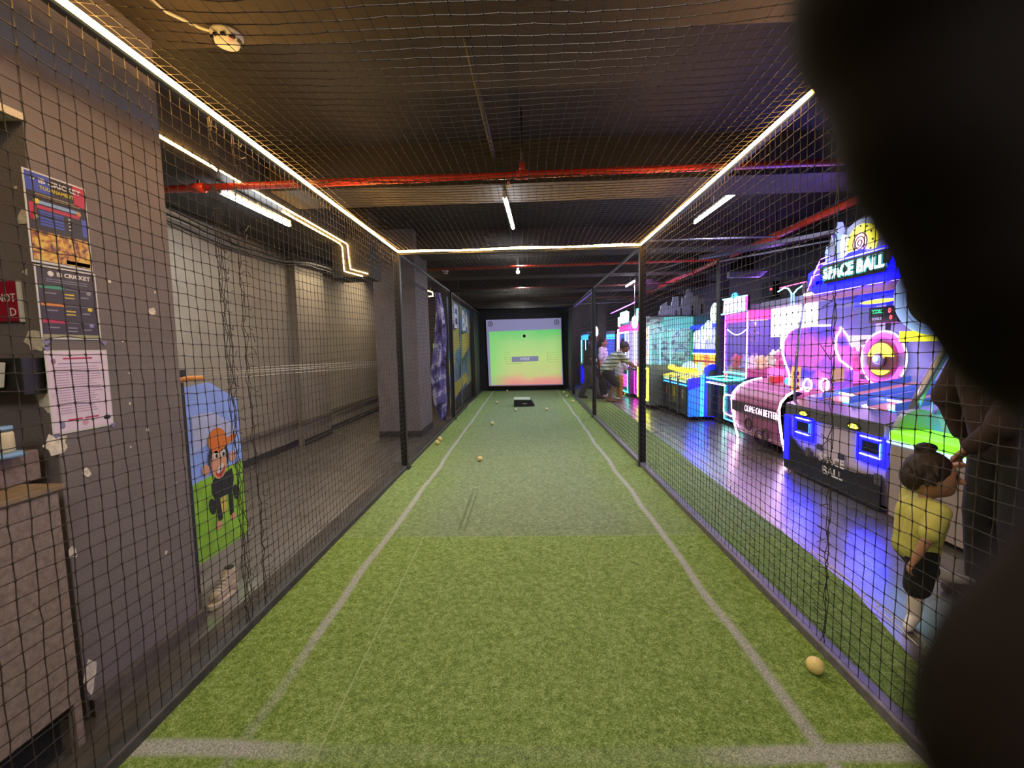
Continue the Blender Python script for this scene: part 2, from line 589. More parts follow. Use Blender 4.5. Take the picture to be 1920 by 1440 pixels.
# ---------------------------------------------------------------- turf
def turf_material():
    m = bpy.data.materials.new('artificial_grass')
    m.use_nodes = True
    nt = m.node_tree
    L = nt.links.new
    N = nt.nodes.new
    b = nt.nodes['Principled BSDF']
    geo = N('ShaderNodeNewGeometry')
    sep = N('ShaderNodeSeparateXYZ')
    L(geo.outputs['Position'], sep.inputs[0])

    def math_(op, a, b_=None, c=None, clamp=False):
        n = N('ShaderNodeMath')
        n.operation = op
        n.use_clamp = clamp
        for i, x in enumerate((a, b_, c)):
            if x is None:
                continue
            if isinstance(x, (int, float)):
                n.inputs[i].default_value = x
            else:
                L(x, n.inputs[i])
        return n.outputs[0]

    def noise(scale, detail=4, rough=0.6, vec=None):
        n = N('ShaderNodeTexNoise')
        n.inputs['Scale'].default_value = scale
        n.inputs['Detail'].default_value = detail
        n.inputs['Roughness'].default_value = rough
        L(vec or geo.outputs['Position'], n.inputs['Vector'])
        return n.outputs['Fac']

    def sstep(x, lo, hi):
        n = N('ShaderNodeMapRange')
        n.interpolation_type = 'SMOOTHSTEP'
        n.inputs['From Min'].default_value = lo
        n.inputs['From Max'].default_value = hi
        L(x, n.inputs['Value'])
        return n.outputs[0]

    x, y = sep.outputs[0], sep.outputs[1]
    mp = N('ShaderNodeMapping')
    mp.inputs['Scale'].default_value = (1, 1.0, 1)
    L(geo.outputs['Position'], mp.inputs[0])
    fine = noise(210, 5, 0.75)
    vor = N('ShaderNodeTexVoronoi')
    vor.inputs['Scale'].default_value = 260
    L(geo.outputs['Position'], vor.inputs['Vector'])
    mid = noise(38, 4, 0.6)
    big = noise(1.6, 3, 0.5)
    ramp = N('ShaderNodeValToRGB')
    e = ramp.color_ramp.elements
    e[0].position, e[0].color = 0.36, (*srgb('36500e'), 1)
    e[1].position, e[1].color = 0.64, (*srgb('cfe095'), 1)
    k = e.new(0.5)
    k.color = (*srgb('7c9a3a'), 1)
    mixf = math_('ADD', math_('MULTIPLY', fine, 0.75), math_('MULTIPLY', mid, 0.25))
    L(mixf, ramp.inputs[0])
    # beyond the cross seam the lane is more worn and greyer
    worn = N('ShaderNodeValToRGB')
    e = worn.color_ramp.elements
    e[0].position, e[0].color = 0.36, (*srgb('48583a'), 1)
    e[1].position, e[1].color = 0.64, (*srgb('bccaa4'), 1)
    k = e.new(0.5)
    k.color = (*srgb('83966a'), 1)
    L(mixf, worn.inputs[0])
    far = sstep(math_('ADD', y, math_('MULTIPLY', math_('SUBTRACT', mid, 0.5), 0.05)), 3.13, 3.18)
    centre = math_('SUBTRACT', 1.0, sstep(math_('ABSOLUTE', math_('ADD', x, 0.05)), 0.35, 1.25))
    fw_ = math_('MULTIPLY', far, math_('ADD', math_('MULTIPLY', centre, 0.75), 0.35))
    nearw = math_('MULTIPLY', centre, 0.18)
    wfac = math_('MAXIMUM', fw_, nearw)
    wfac = math_('MULTIPLY', wfac, math_('ADD', 0.55, math_('MULTIPLY', big, 0.9)), clamp=True)
    mix1 = N('ShaderNodeMix')
    mix1.data_type = 'RGBA'
    L(wfac, mix1.inputs['Factor'])
    L(ramp.outputs[0], mix1.inputs['A'])
    L(worn.outputs[0], mix1.inputs['B'])
    # painted lane lines, slightly wavering and worn
    wob = math_('MULTIPLY', math_('SUBTRACT', noise(0.9, 1), 0.5), 0.10)
    edge = math_('MULTIPLY', math_('SUBTRACT', fine, 0.5), 0.10)

    def line(coord, pos, half, fadelo=None):
        d = math_('ABSOLUTE', math_('SUBTRACT', math_('ADD', coord, wob), pos))
        d = math_('ADD', d, edge)
        return math_('SUBTRACT', 1.0, sstep(d, half - 0.008, half + 0.008))

    l1 = line(x, -1.05, 0.024)
    l1 = math_('MULTIPLY', l1, math_('ADD', sstep(y, 1.7, 2.3), math_('MULTIPLY', mid, 0.75), clamp=True))
    l2 = line(x, 0.972, 0.024)
    l3 = line(y, 1.405, 0.034)
    patch = math_('SUBTRACT', 1.0, math_('MULTIPLY', math_('SUBTRACT', 1.0, sstep(math_('ABSOLUTE', math_('ADD', x, 0.1)), 0.55, 0.95)), 0.88))
    l3 = math_('MULTIPLY', l3, patch)
    s1 = math_('MULTIPLY', math_('SUBTRACT', 1.0, sstep(math_('ABSOLUTE', math_('SUBTRACT', math_('ADD', x, math_('MULTIPLY', y, 0.022)), -0.715)), 0.002, 0.006)),
               math_('SUBTRACT', 1.0, far))
    s2 = math_('MULTIPLY', math_('SUBTRACT', 1.0, sstep(math_('ABSOLUTE', math_('SUBTRACT', x, 0.36)), 0.001, 0.005)),
               math_('MULTIPLY', math_('SUBTRACT', 1.0, far), 0.5))
    s3 = math_('MULTIPLY', math_('SUBTRACT', 1.0, sstep(math_('ABSOLUTE', math_('SUBTRACT', y, 3.155)), 0.003, 0.012)), 0.25)
    s4 = math_('MULTIPLY', math_('SUBTRACT', 1.0, sstep(math_('ABSOLUTE', math_('SUBTRACT', y, 2.76)), 0.003, 0.010)), math_('MULTIPLY', math_('SUBTRACT', 1.0, sstep(x, -1.0, -0.7)), 0.5))
    s3 = math_('MAXIMUM', s3, s4)
    ln = math_('MAXIMUM', math_('MAXIMUM', l1, l2), l3)
    inside = math_('MULTIPLY', sstep(x, -1.43, -1.40), math_('SUBTRACT', 1.0, sstep(x, 1.28, 1.31)))
    ln = math_('MULTIPLY', ln, inside)
    ln = math_('MULTIPLY', ln, math_('ADD', 0.45, math_('MULTIPLY', fine, 0.9)), clamp=True)
    mix2 = N('ShaderNodeMix')
    mix2.data_type = 'RGBA'
    L(ln, mix2.inputs['Factor'])
    L(mix1.outputs['Result'], mix2.inputs['A'])
    lr = N('ShaderNodeValToRGB')
    e = lr.color_ramp.elements
    e[0].position, e[0].color = 0.34, (*srgb('5f6a50'), 1)
    e[1].position, e[1].color = 0.62, (*srgb('dcdcd4'), 1)
    L(fine, lr.inputs[0])
    L(lr.outputs[0], mix2.inputs['B'])
    mix3 = N('ShaderNodeMix')
    mix3.data_type = 'RGBA'
    sm = math_('MULTIPLY', math_('MAXIMUM', math_('MAXIMUM', s1, s2), s3), 0.6)
    sm = math_('MULTIPLY', sm, inside)
    L(sm, mix3.inputs['Factor'])
    L(mix2.outputs['Result'], mix3.inputs['A'])
    mix3.inputs['B'].default_value = (*srgb('b4c48c'), 1)
    # two parallel scuff marks rubbed into the pile
    sx = math_('ADD', x, 0.537)
    in_y = math_('MULTIPLY', sstep(y, 3.22, 3.32), math_('SUBTRACT', 1.0, sstep(y, 4.0, 4.3)))
    sc1 = math_('SUBTRACT', 1.0, sstep(math_('ABSOLUTE', sx), 0.006, 0.016))
    sc2 = math_('SUBTRACT', 1.0, sstep(math_('ABSOLUTE', math_('SUBTRACT', sx, 0.045)), 0.004, 0.012))
    scf = math_('MULTIPLY', math_('MULTIPLY', math_('MAXIMUM', sc1, sc2), in_y), math_('MULTIPLY', mid, 0.8), clamp=True)
    mix4 = N('ShaderNodeMix')
    mix4.data_type = 'RGBA'
    L(scf, mix4.inputs['Factor'])
    L(mix3.outputs['Result'], mix4.inputs['A'])
    mix4.inputs['B'].default_value = (*srgb('3f4c2a'), 1)
    L(mix4.outputs['Result'], b.inputs['Base Color'])
    b.inputs['Roughness'].default_value = 0.85
    b.inputs['Specular IOR Level'].default_value = 0.2
    bp = N('ShaderNodeBump')
    bp.inputs['Strength'].default_value = 0.9
    bp.inputs['Distance'].default_value = 0.012
    L(fine, bp.inputs['Height'])
    L(bp.outputs[0], b.inputs['Normal'])
    return m


M_turf = turf_material()
tf = MB().box(-1.42, 1.30, YB + .01, 15.4, 0, 0.012)
tag(tf.build('turf', M_turf), 'green artificial turf with white lane lines inside the net cage', 'turf', kind='structure')
ed = [(1.34, -0.5), (1.50, 0.8), (1.61, 1.69), (1.80, 2.42), (1.85, 3.1), (1.90, 4.89), (2.02, 8.69), (2.05, 13), (2.05, 16.5), (1.34, 16.5)]
tag(MB().prism([(x, y, 0.001) for x, y in ed], (0, 0, 0.010)).build('turf', M_turf), 'narrow strip of green turf outside the right kerb', 'turf', kind='structure')

# patterned border tape on the arcade floor
tp = MB()
tl = [(1.70, 1.5), (1.81, 2.09), (1.87, 3.02), (1.99, 4.0), (2.13, 6.25), (2.17, 9.83), (2.17, 13)]
pa = []
for (xa, ya), (xb, yb) in zip(tl, tl[1:]):
    n = max(2, int((yb - ya) / 0.05))
    pa += [V((xa + (xb - xa) * i / n, ya + (yb - ya) * i / n, 0)) for i in range(n)]
for i in range(len(pa) - 1):
    a, b = pa[i], pa[i + 1]
    wd = 0.026
    tp.quad(a + V((-wd, 0, .001)), a + V((-wd + .006, 0, .001)), b + V((-wd + .006, 0, .001)), b + V((-wd, 0, .001)), 0.001)
    tp.quad(a + V((wd - .006, 0, .001)), a + V((wd, 0, .001)), b + V((wd, 0, .001)), b + V((wd - .006, 0, .001)), 0.001)
    if i % 2 == 0:
        tp.quad(a + V((-wd, 0, .001)), a + V((0.0, 0.03, .001)), b + V((wd, 0, .001)), b + V((0.0, -0.01, .001)), 0.001)
tag(tp.build('floor_tape', mat('cream_tape', 'd8c9b4', 0.6)), 'cream patterned border tape on the glossy floor beside the turf', 'tape')

# ---------------------------------------------------------------- cage frame
cage = thing('cage_frame', (0, 5.05, 0), 'black steel frame of the net cage with square posts and rails', 'frame')
for x, y in [(XL, 5.05), (XL, 8.58), (XL - .01, 12.3), (XR, 5.05), (XR, 8.58), (XR + .01, 12.4), (XL, 15.3), (XR, 15.3)]:
    MB().box(x - .035, x + .035, y - .035, y + .035, 0, HC).build('post', M_steel, cage, bevel=0.005)
    MB().box(x - .06, x + .06, y - .06, y + .06, 0.0, 0.018).build('foot_plate', M_steel, cage)
M_rail = mat('dusty_grey_steel', '6b6570', 0.45, 0.2, noise=0.35, nscale=25)
for x in (XL, XR):
    MB().box(x - .014, x + .014, 0.1, 15.3, HC - .014, HC + .014).build('top_rail', mat('grey_painted_rail', '55504c', 0.5), cage, bevel=0.004)
    MB().box(x - .03, x + .03, -0.4, 15.3, 0.0, 0.055).build('base_rail', M_rail if x > 0 else mat('black_dusty_kerb', '3d3a36', 0.6, noise=0.5, nscale=14), cage, bevel=0.006)
MB().box(XL - .16, XL - .035, 1.0, 15.3, 0.0, 0.03).build('kerb', mat('dirty_dark_timber', '4a4238', 0.8, noise=0.5, nscale=9), cage, label='dirty dark timber kerb outside the left rail')
MB().box(XL, XR, 5.03, 5.07, HC - .03, HC + .01).build('cross_rail', mat('grey_painted_rail'), cage, bevel=0.004)
for y in (8.58, 12.3):
    MB().box(XL, XR, y - .02, y + .02, HC - .02, HC + .02).build('cross_rail', M_steel, cage)

# opaque black sheets closing the far end of the cage
sh = thing('screen_surround', (0, 14.3, 0), 'black sheeting closing the far end of the cage round the screen', 'surround')
MB().box(XL - .03, XL - .01, 12.4, 15.25, 0.0, 2.46).build('side_sheet', mat('black_sheeting', '26262a', 0.7, noise=0.3, nscale=6), sh)
MB().box(XR + .01, XR + .03, 13.2, 15.25, 0.0, 2.46).build('side_sheet', mat('dark_blue_grey_sheeting', '3b3c4c', 0.7, noise=0.2, nscale=4), sh)
MB().box(XL - .03, XR + .03, 14.2, 14.22, 0.0, 2.6).build('back_sheet', M_black, sh)


# ---------------------------------------------------------------- nets
M_net = mat('black_brown_twine', '332a22', 0.6, spec=0.35)


def strands(paths, r0=0.0017, rk=0.0036, knots=True):
    """three-sided cords with a swelling at every knot"""
    Vs, Fs = [], []
    n0 = 0
    for P in paths:
        P = np.asarray(P, float)
        if knots and len(P) > 2:
            d = P[1:] - P[:-1]
            ln = np.linalg.norm(d, axis=1, keepdims=True) + 1e-9
            u = d / ln
            Q, R = [P[0]], [r0]
            for i in range(len(P) - 1):
                st = min(0.006, ln[i, 0] * 0.3)
                Q += [P[i] + u[i] * st, P[i + 1] - u[i] * st, P[i + 1]]
                R += [r0, r0, rk]
            Q, R = np.array(Q), np.array(R)
        else:
            Q, R = P, np.full(len(P), r0)
        k = len(Q)
        t = np.gradient(Q, axis=0)
        t /= np.linalg.norm(t, axis=1, keepdims=True) + 1e-9
        h = np.array([0.31, 0.52, 0.795])
        a = np.cross(t, h)
        a /= np.linalg.norm(a, axis=1, keepdims=True) + 1e-9
        b = np.cross(t, a)
        for j in range(3):
            th = 2 * PI * j / 3
            Vs.append(Q + (a * math.cos(th) + b * math.sin(th)) * R[:, None])
        i = np.arange(k - 1)
        for j in range(3):
            j2 = (j + 1) % 3
            Fs.append(np.stack([n0 + j * k + i, n0 + j2 * k + i, n0 + j2 * k + i + 1, n0 + j * k + i + 1], 1))
        n0 += 3 * k
    return np.concatenate(Vs), np.concatenate(Fs)


def net_object(name, paths, label, extra=None):
    vs, fs = strands(paths)
    if extra:
        v2, f2 = strands(extra, 0.0020, 0.0020, False)
        fs = np.concatenate([fs, f2 + len(vs)])
        vs = np.concatenate([vs, v2])
    org = np.array([(vs[:, 0].min() + vs[:, 0].max()) / 2, (vs[:, 1].min() + vs[:, 1].max()) / 2, vs[:, 2].min()])
    me = bpy.data.meshes.new(name)
    me.vertices.add(len(vs))
    me.vertices.foreach_set('co', (vs - org).ravel())
    me.loops.add(len(fs) * 4)
    me.loops.foreach_set('vertex_index', fs.astype(np.int32).ravel())
    me.polygons.add(len(fs))
    me.polygons.foreach_set('loop_start', np.arange(len(fs), dtype=np.int32) * 4)
    me.polygons.foreach_set('use_smooth', np.ones(len(fs), dtype=bool))
    me.update(calc_edges=True)
    me.materials.append(M_net)
    o = bpy.data.objects.new(name, me)
    COL.objects.link(o)
    o.location = org
    return tag(o, label, 'net')


rng = np.random.default_rng(5)


def field(ny, nz, amp, fy, fz):
    """smooth random displacement over the net"""
    a = np.zeros((ny, nz))
    yy, zz = np.meshgrid(np.arange(ny), np.arange(nz), indexing='ij')
    for _ in range(6):
        a += rng.uniform(0.4, 1) * np.sin(yy * fy * rng.uniform(0.5, 1.6) + zz * fz * rng.uniform(-1.4, 1.4) + rng.uniform(0, 6.28))
    return a * amp / 3


def side_net(x, y0, y1, seam, label):
    c = 0.052
    ny, nz = int((y1 - y0) / c), 48
    Y = y0 + np.arange(ny)[:, None] * c + field(ny, nz, 0.010, 0.22, 0.15) + rng.normal(0, 0.0016, (ny, nz))
    Z = 0.05 + np.arange(nz)[None, :] * (HC - 0.06) / (nz - 1) + field(ny, nz, 0.012, 0.10, 0.12) + rng.normal(0, 0.0016, (ny, nz))
    Xd = x + field(ny, nz, 0.014, 0.12, 0.10)
    Z[:, 0] = 0.055
    Z[:, -1] = HC
    sag = np.sin(np.arange(ny) * c * 2.1)[:, None] * 0.018 * np.sin(np.linspace(0, PI, nz))[None, :]
    Z = Z + sag
    P = np.stack([Xd, Y, Z], 2)
    paths = [P[i] for i in range(ny)] + [P[:, j] for j in range(nz)]
    ex = []
    for ys, n_ in seam:
        i0 = int((ys - y0) / c)
        for k in range(n_):
            q = P[i0].copy()
            q[:, 1] += k * 0.013 + rng.normal(0, 0.004, nz)
            q[:, 0] += rng.normal(0, 0.006, nz)
            ex.append(q)
        for j in range(1, nz - 1):
            a = P[i0, j] + np.array([0.004, -0.005, rng.normal(0, .006)])
            m_ = a + np.array([0.012, 0.05, rng.normal(0, .014)])
            b = a + np.array([0.0, 0.085 + rng.normal(0, .012), rng.normal(0, .014)])
            ex.append(np.array([a, (a + m_) / 2 + np.array([0, 0, .008]), m_, b]))
    return net_object('side_net', paths, label, ex)


side_net(XL + 0.012, 0.35, 12.3, [(2.10, 4), (2.24, 2)], 'black knotted net hanging down the left side of the cage')
side_net(XR - 0.012, 0.35, 13.0, [(1.95, 2)], 'black knotted net hanging down the right side of the cage')

c = 0.052
nx, ny = int((XR - XL) / c) + 1, int((12.3 - 0.2) / c)
Xg = np.linspace(XL, XR, nx)[:, None] + field(nx, ny, 0.010, 0.2, 0.15)
Yg = 0.2 + np.arange(ny)[None, :] * c + field(nx, ny, 0.014, 0.15, 0.1) + rng.normal(0, 0.002, (nx, ny))
sg = np.sin(np.linspace(0, PI, nx))[:, None] * 0.055 * (0.8 + 0.3 * np.sin(np.arange(ny) * c * 1.7))[None, :]
Zg = HC + 0.02 - sg + field(nx, ny, 0.012, 0.2, 0.15)
Xg[0], Xg[-1] = XL, XR
P = np.stack([Xg, Yg, Zg], 2)
paths = [P[i] for i in range(nx)] + [P[:, j] for j in range(ny)]
ex = []
j0 = int((3.0 - 0.2) / c)
for k in range(3):
    q = P[:, j0].copy()
    q[:, 1] += k * 0.012 + rng.normal(0, 0.006, nx)
    q[:, 2] += rng.normal(0, 0.007, nx)
    ex.append(q)
for i in range(nx):
    a = P[i, j0] + np.array([0, -0.02, 0.004])
    ex.append(np.array([a, a + np.array([rng.normal(0, .01), .03, -.014]), a + np.array([rng.normal(0, .01), .055, .008])]))
net_object('ceiling_net', paths, 'black net stretched overhead as the roof of the cage', ex)

# ---------------------------------------------------------------- light strips and tubes
M_warm = glow('warm_light_strip', (1.0, 0.56, 0.15), 55)
M_warm2 = glow('warm_light_strip_dimmer', (1.0, 0.58, 0.17), 22)
M_tube = glow('white_fluorescent_tube', (0.86, 0.93, 1.0), 34)
M_white = mat('white_plastic', 'd8d6d0', 0.4)
led = thing('led_strip', (0, 5.05, HC), 'warm yellow light strip running along the top rails of the cage', 'light strip')
zz = HC - 0.004
random.seed(2)
MB().tube([(XL + .040, 0.3 + i * 0.25, zz + random.uniform(-.002, .002)) for i in range(19)] + [(XL + .040, 4.99, zz)], 0.0085, 6).build('light_tube', M_warm, led)
MB().tube([(XL + .04, 4.995, zz)] + [(XL + .01 + (XR - XL) * t / 12, 4.995, zz + 0.006 * math.sin(t * 1.3) + 0.006 * (t / 12)) for t in range(1, 12)] + [(XR - .04, 4.995, zz)],
          0.0085, 6).build('light_tube', M_warm, led)
MB().tube([(XR - .040, 0.3 + i * 0.25, zz + random.uniform(-.002, .002)) for i in range(19)] + [(XR - .040, 4.99, zz)], 0.0085, 6).build('light_tube', M_warm, led)
MB().box(XL + .015, XL + .030, 0.3, 5.0, zz - .008, zz + .008).box(XR - .030, XR - .015, 0.3, 5.0, zz - .008, zz + .008).box(
    XL, XR, 5.005, 5.03, zz - .008, zz + .008).build('strip_backing', M_white, led)

l2 = thing('led_strip', (-2.33, 4.3, 2.78), 'pair of warm light strips along the boxed duct on the left', 'light strip')
MB().tube([(-2.32, 2.3, 2.80), (-2.32, 3.4, 2.795), (-2.325, 3.42, 2.79)], 0.009, 6).build('light_tube', M_warm, l2)
MB().tube([(-2.32, 3.46, 2.80), (-2.32, 4.5, 2.80), (-2.32, 5.84, 2.80), (-2.30, 5.85, 2.78), (-2.28, 5.85, 2.47), (-2.05, 5.85, 2.40)], 0.007, 6).build('light_tube', M_warm2, l2)
MB().tube([(-2.39, 4.45, 2.792), (-2.39, 5.84, 2.79), (-2.37, 5.85, 2.75), (-2.36, 5.85, 2.44), (-2.12, 5.85, 2.372)], 0.007, 6).build('light_tube', M_warm2, l2)

l3 = thing('led_strip', (-2.2, 9.8, 2.6), 'small looped warm light strip beyond the far grey pillar', 'light strip')
MB().tube([at(802, 545, 1, 9.4), at(811, 548, 1, 9.4), at(812, 555, 1, 9.4), at(804, 556, 1, 9.4)], 0.012, 6).build('light_tube', M_warm2, l3)
p = at(807, 546, 1, 9.4)
MB().tube([p, (p.x, p.y, 3.24)], .006, 6).build('hanger', M_steel, l3)


def tube_light(p0, p1, label, group='fluorescent tubes under the ceiling', r=0.019, fit=True, m=None):
    p0, p1 = V(p0), V(p1)
    c = (p0 + p1) / 2
    t = thing('tube_light', (c.x, c.y, c.z), label, 'tube light', group)
    MB().cyl(p0, p1, r, r, 10).build('tube', m or M_tube, t)
    if fit:
        d = (p1 - p0).normalized()
        MB().tube([p0 - d * .02 + V((0, 0, .032)), p1 + d * .02 + V((0, 0, .032))], 0.020, 4).build('batten', M_white, t)
        MB().cyl(p0 - d * .025, p0, .02, .02, 10).build('end_cap', M_white, t)
        MB().cyl(p1, p1 + d * .025, .02, .02, 10).build('end_cap', M_white, t)
        MB().tube([c + V((0, 0, .03)), (c.x, c.y, 3.25)], 0.004, 5).build('hanger', M_white, t)
    return t


tube_light((-2.47, 3.66, 2.72), (-2.44, 4.66, 2.72), 'white fluorescent tube under the boxed duct on the left')
tube_light(at(946, 368, 2, 2.80), at(962, 427, 2, 2.80), 'white fluorescent tube over the middle of the net cage')
tube_light((2.21, 4.80, 2.95), (2.21, 5.92, 2.95), 'white fluorescent tube to the right of the cage, above the aisle')
tube_light((2.45, 10.0, 2.8), (2.45, 10.9, 2.8), 'small distant fluorescent tube beyond the right cage post')
# real light of the same tubes, spread downwards
area_light('tube_glow', (-2.46, 4.1, 2.69), 0.05, 1.2, 17, (0.9, 0.95, 1))
area_light('tube_glow', (-0.17, 4.75, 2.77), 0.05, 1.1, 34, (0.9, 0.95, 1))
area_light('tube_glow', (2.21, 5.36, 2.92), 0.05, 1.1, 22, (0.86, 0.9, 1))
area_light('tube_glow', (2.45, 10.45, 2.78), 0.05, 0.9, 26, (0.86, 0.9, 1))
# unseen area lights over the far half of the lane, no tubes built
for y in (8.4, 11.1):
    area_light('lane_area_light', (-0.1, y, 2.92), 0.1, 1.1, 30, (0.9, 0.96, 1))

ld = thing('ceiling_lamp', at(971, 510, 2, 2.85), 'tiny round white lamp shining in the middle of the distant ceiling', 'lamp')
p = at(971, 510, 2, 2.84)
MB().ell(p, 0.035).build('bulb', glow('white_bulb', (1, 1, 1), 20), ld)
MB().cyl(p + V((0, 0, .03)), (p.x, p.y, 3.2), 0.02, 0.02, 8).build('holder', M_white, ld)


def detector(u, v, z, r, label):
    p = at(u, v, 2, z)
    t = thing('smoke_detector', p, label, 'smoke detector')
    m = MB()
    m.tube([p + V((0, 0, .0)), p + V((0, 0, -.012)), p + V((0, 0, -.02)), p + V((0, 0, -.045)), p + V((0, 0, -.055))], [r, r, r * .86, r * .74, r * .3], 28)
    m.build('housing', M_white, t)
    s = MB()
    for k in range(10):
        a = 2 * PI * k / 10
        q = p + V((math.cos(a) * r * .8, math.sin(a) * r * .8, -.034))
        s.box(q.x - .009, q.x + .009, q.y - .009, q.y + .009, q.z - .005, q.z + .005)
    s.build('vent_slot', M_black, t)
    q = p + V((r * .55, -r * .5, -.048))
    MB().ell(q, .006).build('indicator', glow('red_indicator', (1, .1, .05), 2), t)
    return t


detector(425, 64, 2.868, 0.068, 'round white smoke detector on the ceiling beam above the camera')
detector(835, 508, 2.85, 0.06, 'small white detector hanging below the distant ceiling, left of the middle')
a = at(425, 64, 2, 2.868)
tag(MB().tube([a + V((0, 0, -.006)), a + V((-.09, -.05, 0.0)), a + V((-.16, -.16, -.006)), a + V((-.18, -.4, -.004))], 0.008, 6).build('cable', M_white),
    'white cable leading to the smoke detector above the camera', 'cable')
a = at(835, 508, 2, 2.85)
tag(MB().tube([a, (a.x, a.y, 3.24)], 0.006, 6).build('hanging_rod', M_steel), 'thin rod carrying the distant white detector', 'rod')

area_light('side_room_fill', (-2.7, 9.3, 3.1), .4, 1.2, 40, (1, .80, .55))  # warm fill lights added to brighten the dark left wall, no fixtures there
area_light('side_room_fill', (-2.9, 6.9, 2.75), .15, .9, 12, (1, .82, .6))

# ---------------------------------------------------------------- pipes
M_red = mat('red_sprinkler_pipe_paint', 'c83622', 0.35, noise=0.15, nscale=10)


def pipe(pts, r, label, m=M_red, fit=(), name='pipe', cat='pipe', hang=True):
    t = thing(name, V(pts[0]), label, cat)
    MB().tube(pts, r, 12).build('tube', m, t)
    for q in fit:
        q = V(q)
        d = (V(pts[-1]) - V(pts[0])).normalized()
        MB().tube([q - d * r * 1.6, q + d * r * 1.6], r * 1.35, 12).build('coupling', m, t)
        if hang:
            MB().tube([q, (q.x, q.y, 3.24)], r * 0.35, 6).build('hanger', M_steel, t)
    return t


pipe([(-3.44, 3.6, 2.725), (0, 3.6, 2.745), (4.7, 3.6, 2.78)], 0.028, 'bright red sprinkler pipe crossing above the cage in front of the first lit tube',
     fit=[(-2.6, 3.6, 2.73), (0.0, 3.6, 2.745), (3.2, 3.6, 2.77)])
h = thing('sprinkler_head', (0.0, 3.6, 2.74), 'brass sprinkler head under the red pipe in the middle of the cage', 'sprinkler')
MB().cyl((0.0, 3.6, 2.76), (0.0, 3.6, 2.84), .024, .02, 10).build('riser', M_red, h)
MB().cyl((-.11, 3.64, 2.715), (-.11, 3.64, 2.68), .010, .014, 10).disc((-.11, 3.64, 2.675), X1, Y1, .024, .004, 14).build('nozzle', mat('pale_brass', 'cdbfa6', .3, .7), h)
pipe([(-3.0, 8.0, 2.80), (1.85, 7.92, 2.82), (3.35, 7.86, 2.82)], 0.022, 'thin red pipe crossing the hall behind the back cross rail', fit=[(-2.75, 8.0, 2.80), (1.9, 7.92, 2.82)])
pipe([(-1.9, 10.8, 2.80), (4.7, 10.7, 2.82)], 0.02, 'dull red pipe across the distant ceiling above the lane', mat('dull_red_paint', '7a3a34', .5), fit=[(0.4, 10.76, 2.8)])
pipe([(-1.9, 13.0, 2.78), (4.7, 13.0, 2.78)], 0.02, 'faint red pipe nearest to the lit screen', mat('dull_red_paint'), fit=[(0.3, 13.0, 2.78)])
pipe([(3.62, 1.0, 2.90), (3.6, 5, 2.90), (3.58, 9, 2.90), (3.5, 15, 2.88)], 0.045, 'thick red main pipe running away above the arcade machines',
     fit=[(3.61, 4.5, 2.9), (3.6, 6.6, 2.9), (3.57, 9.6, 2.9), (3.53, 12.5, 2.89)])
M_cond = mat('pale_conduit', '9a97a0', 0.4, 0.3)
pipe([(1.36, 5.16, 2.56), (2.9, 5.3, 2.60)], 0.009, 'thin pale conduit starting at the top of the right cage post', M_cond, name='conduit', cat='conduit')
pipe([(2.3, 9.0, 2.55), (2.3, 9.0, 2.72), (2.35, 8.9, 2.78), (2.95, 7.9, 2.86)], 0.012, 'bent pale conduit dropping down beside the thick red main', M_cond, name='conduit', cat='conduit')
pipe([(0.1, 13.4, 2.6), (3.4, 13.2, 2.66)], 0.012, 'pale conduit crossing just above the far end of the cage', M_cond, name='conduit', cat='conduit')
pipe([(-0.30, 2.6, 3.12), (-0.2, 6, 3.12), (-0.15, 10, 3.12)], 0.018, 'grey conduit running lengthwise along the ceiling above the lane', mat('grey_conduit', '4a4644', .5), name='conduit', cat='conduit')
pipe([(4.0, 5.35, 2.62), (2.95, 6.9, 2.62)], 0.012, 'short pale rod above the space machine crest', M_cond, fit=[(3.475, 6.12, 2.62)], name='conduit', cat='conduit')
tag(MB().box(3.1, 4.74, 6.9, 7.0, 2.38, 2.46).build('cable_tray', mat('purple_grey_metal', '55506a', .4, .4)), 'grey cable tray behind the crest of the space machine', 'cable tray')
tag(MB().prism([(2.75, 7.2, 2.72), (4.7, 4.2, 2.66), (4.7, 4.45, 2.66), (2.85, 7.3, 2.72)], (0, 0, .05)).build('cable_tray', mat('purple_grey_metal')),
    'wide slanting cable tray above the space machine', 'cable tray')

# bundles of cable along the top of the left wall
random.seed(8)
for k, (z0, r, lb) in enumerate([(2.74, .020, 'thick grey cable drooping along the top of the left wall'), (2.80, .010, 'thin cable above the thick one on the left wall'),
                                 (2.86, .008, 'uppermost thin cable on the left wall'), (2.70, .007, 'lowest loose cable along the top of the left wall')]):
    pts = []
    for i in range(26):
        y = 2.3 + i * 0.25
        z = z0 + 0.16 * math.sin(min(1, i / 9) * PI / 2) * 0 - 0.10 * math.exp(-((y - 5.4) / 1.2) ** 2) + random.uniform(-.012, .012) * (1 if k else 0)
        pts.append((-3.425 + random.uniform(0, .02), y, z))
    # round the pier
    pts = [(x + (0.26 if 6.35 < y < 7.45 else 0), y, z) for x, y, z in pts]
    tag(MB().tube(pts, r, 7).build('wall_cable', mat('grey_cable', '5d5b57', .5)), lb, 'cable')

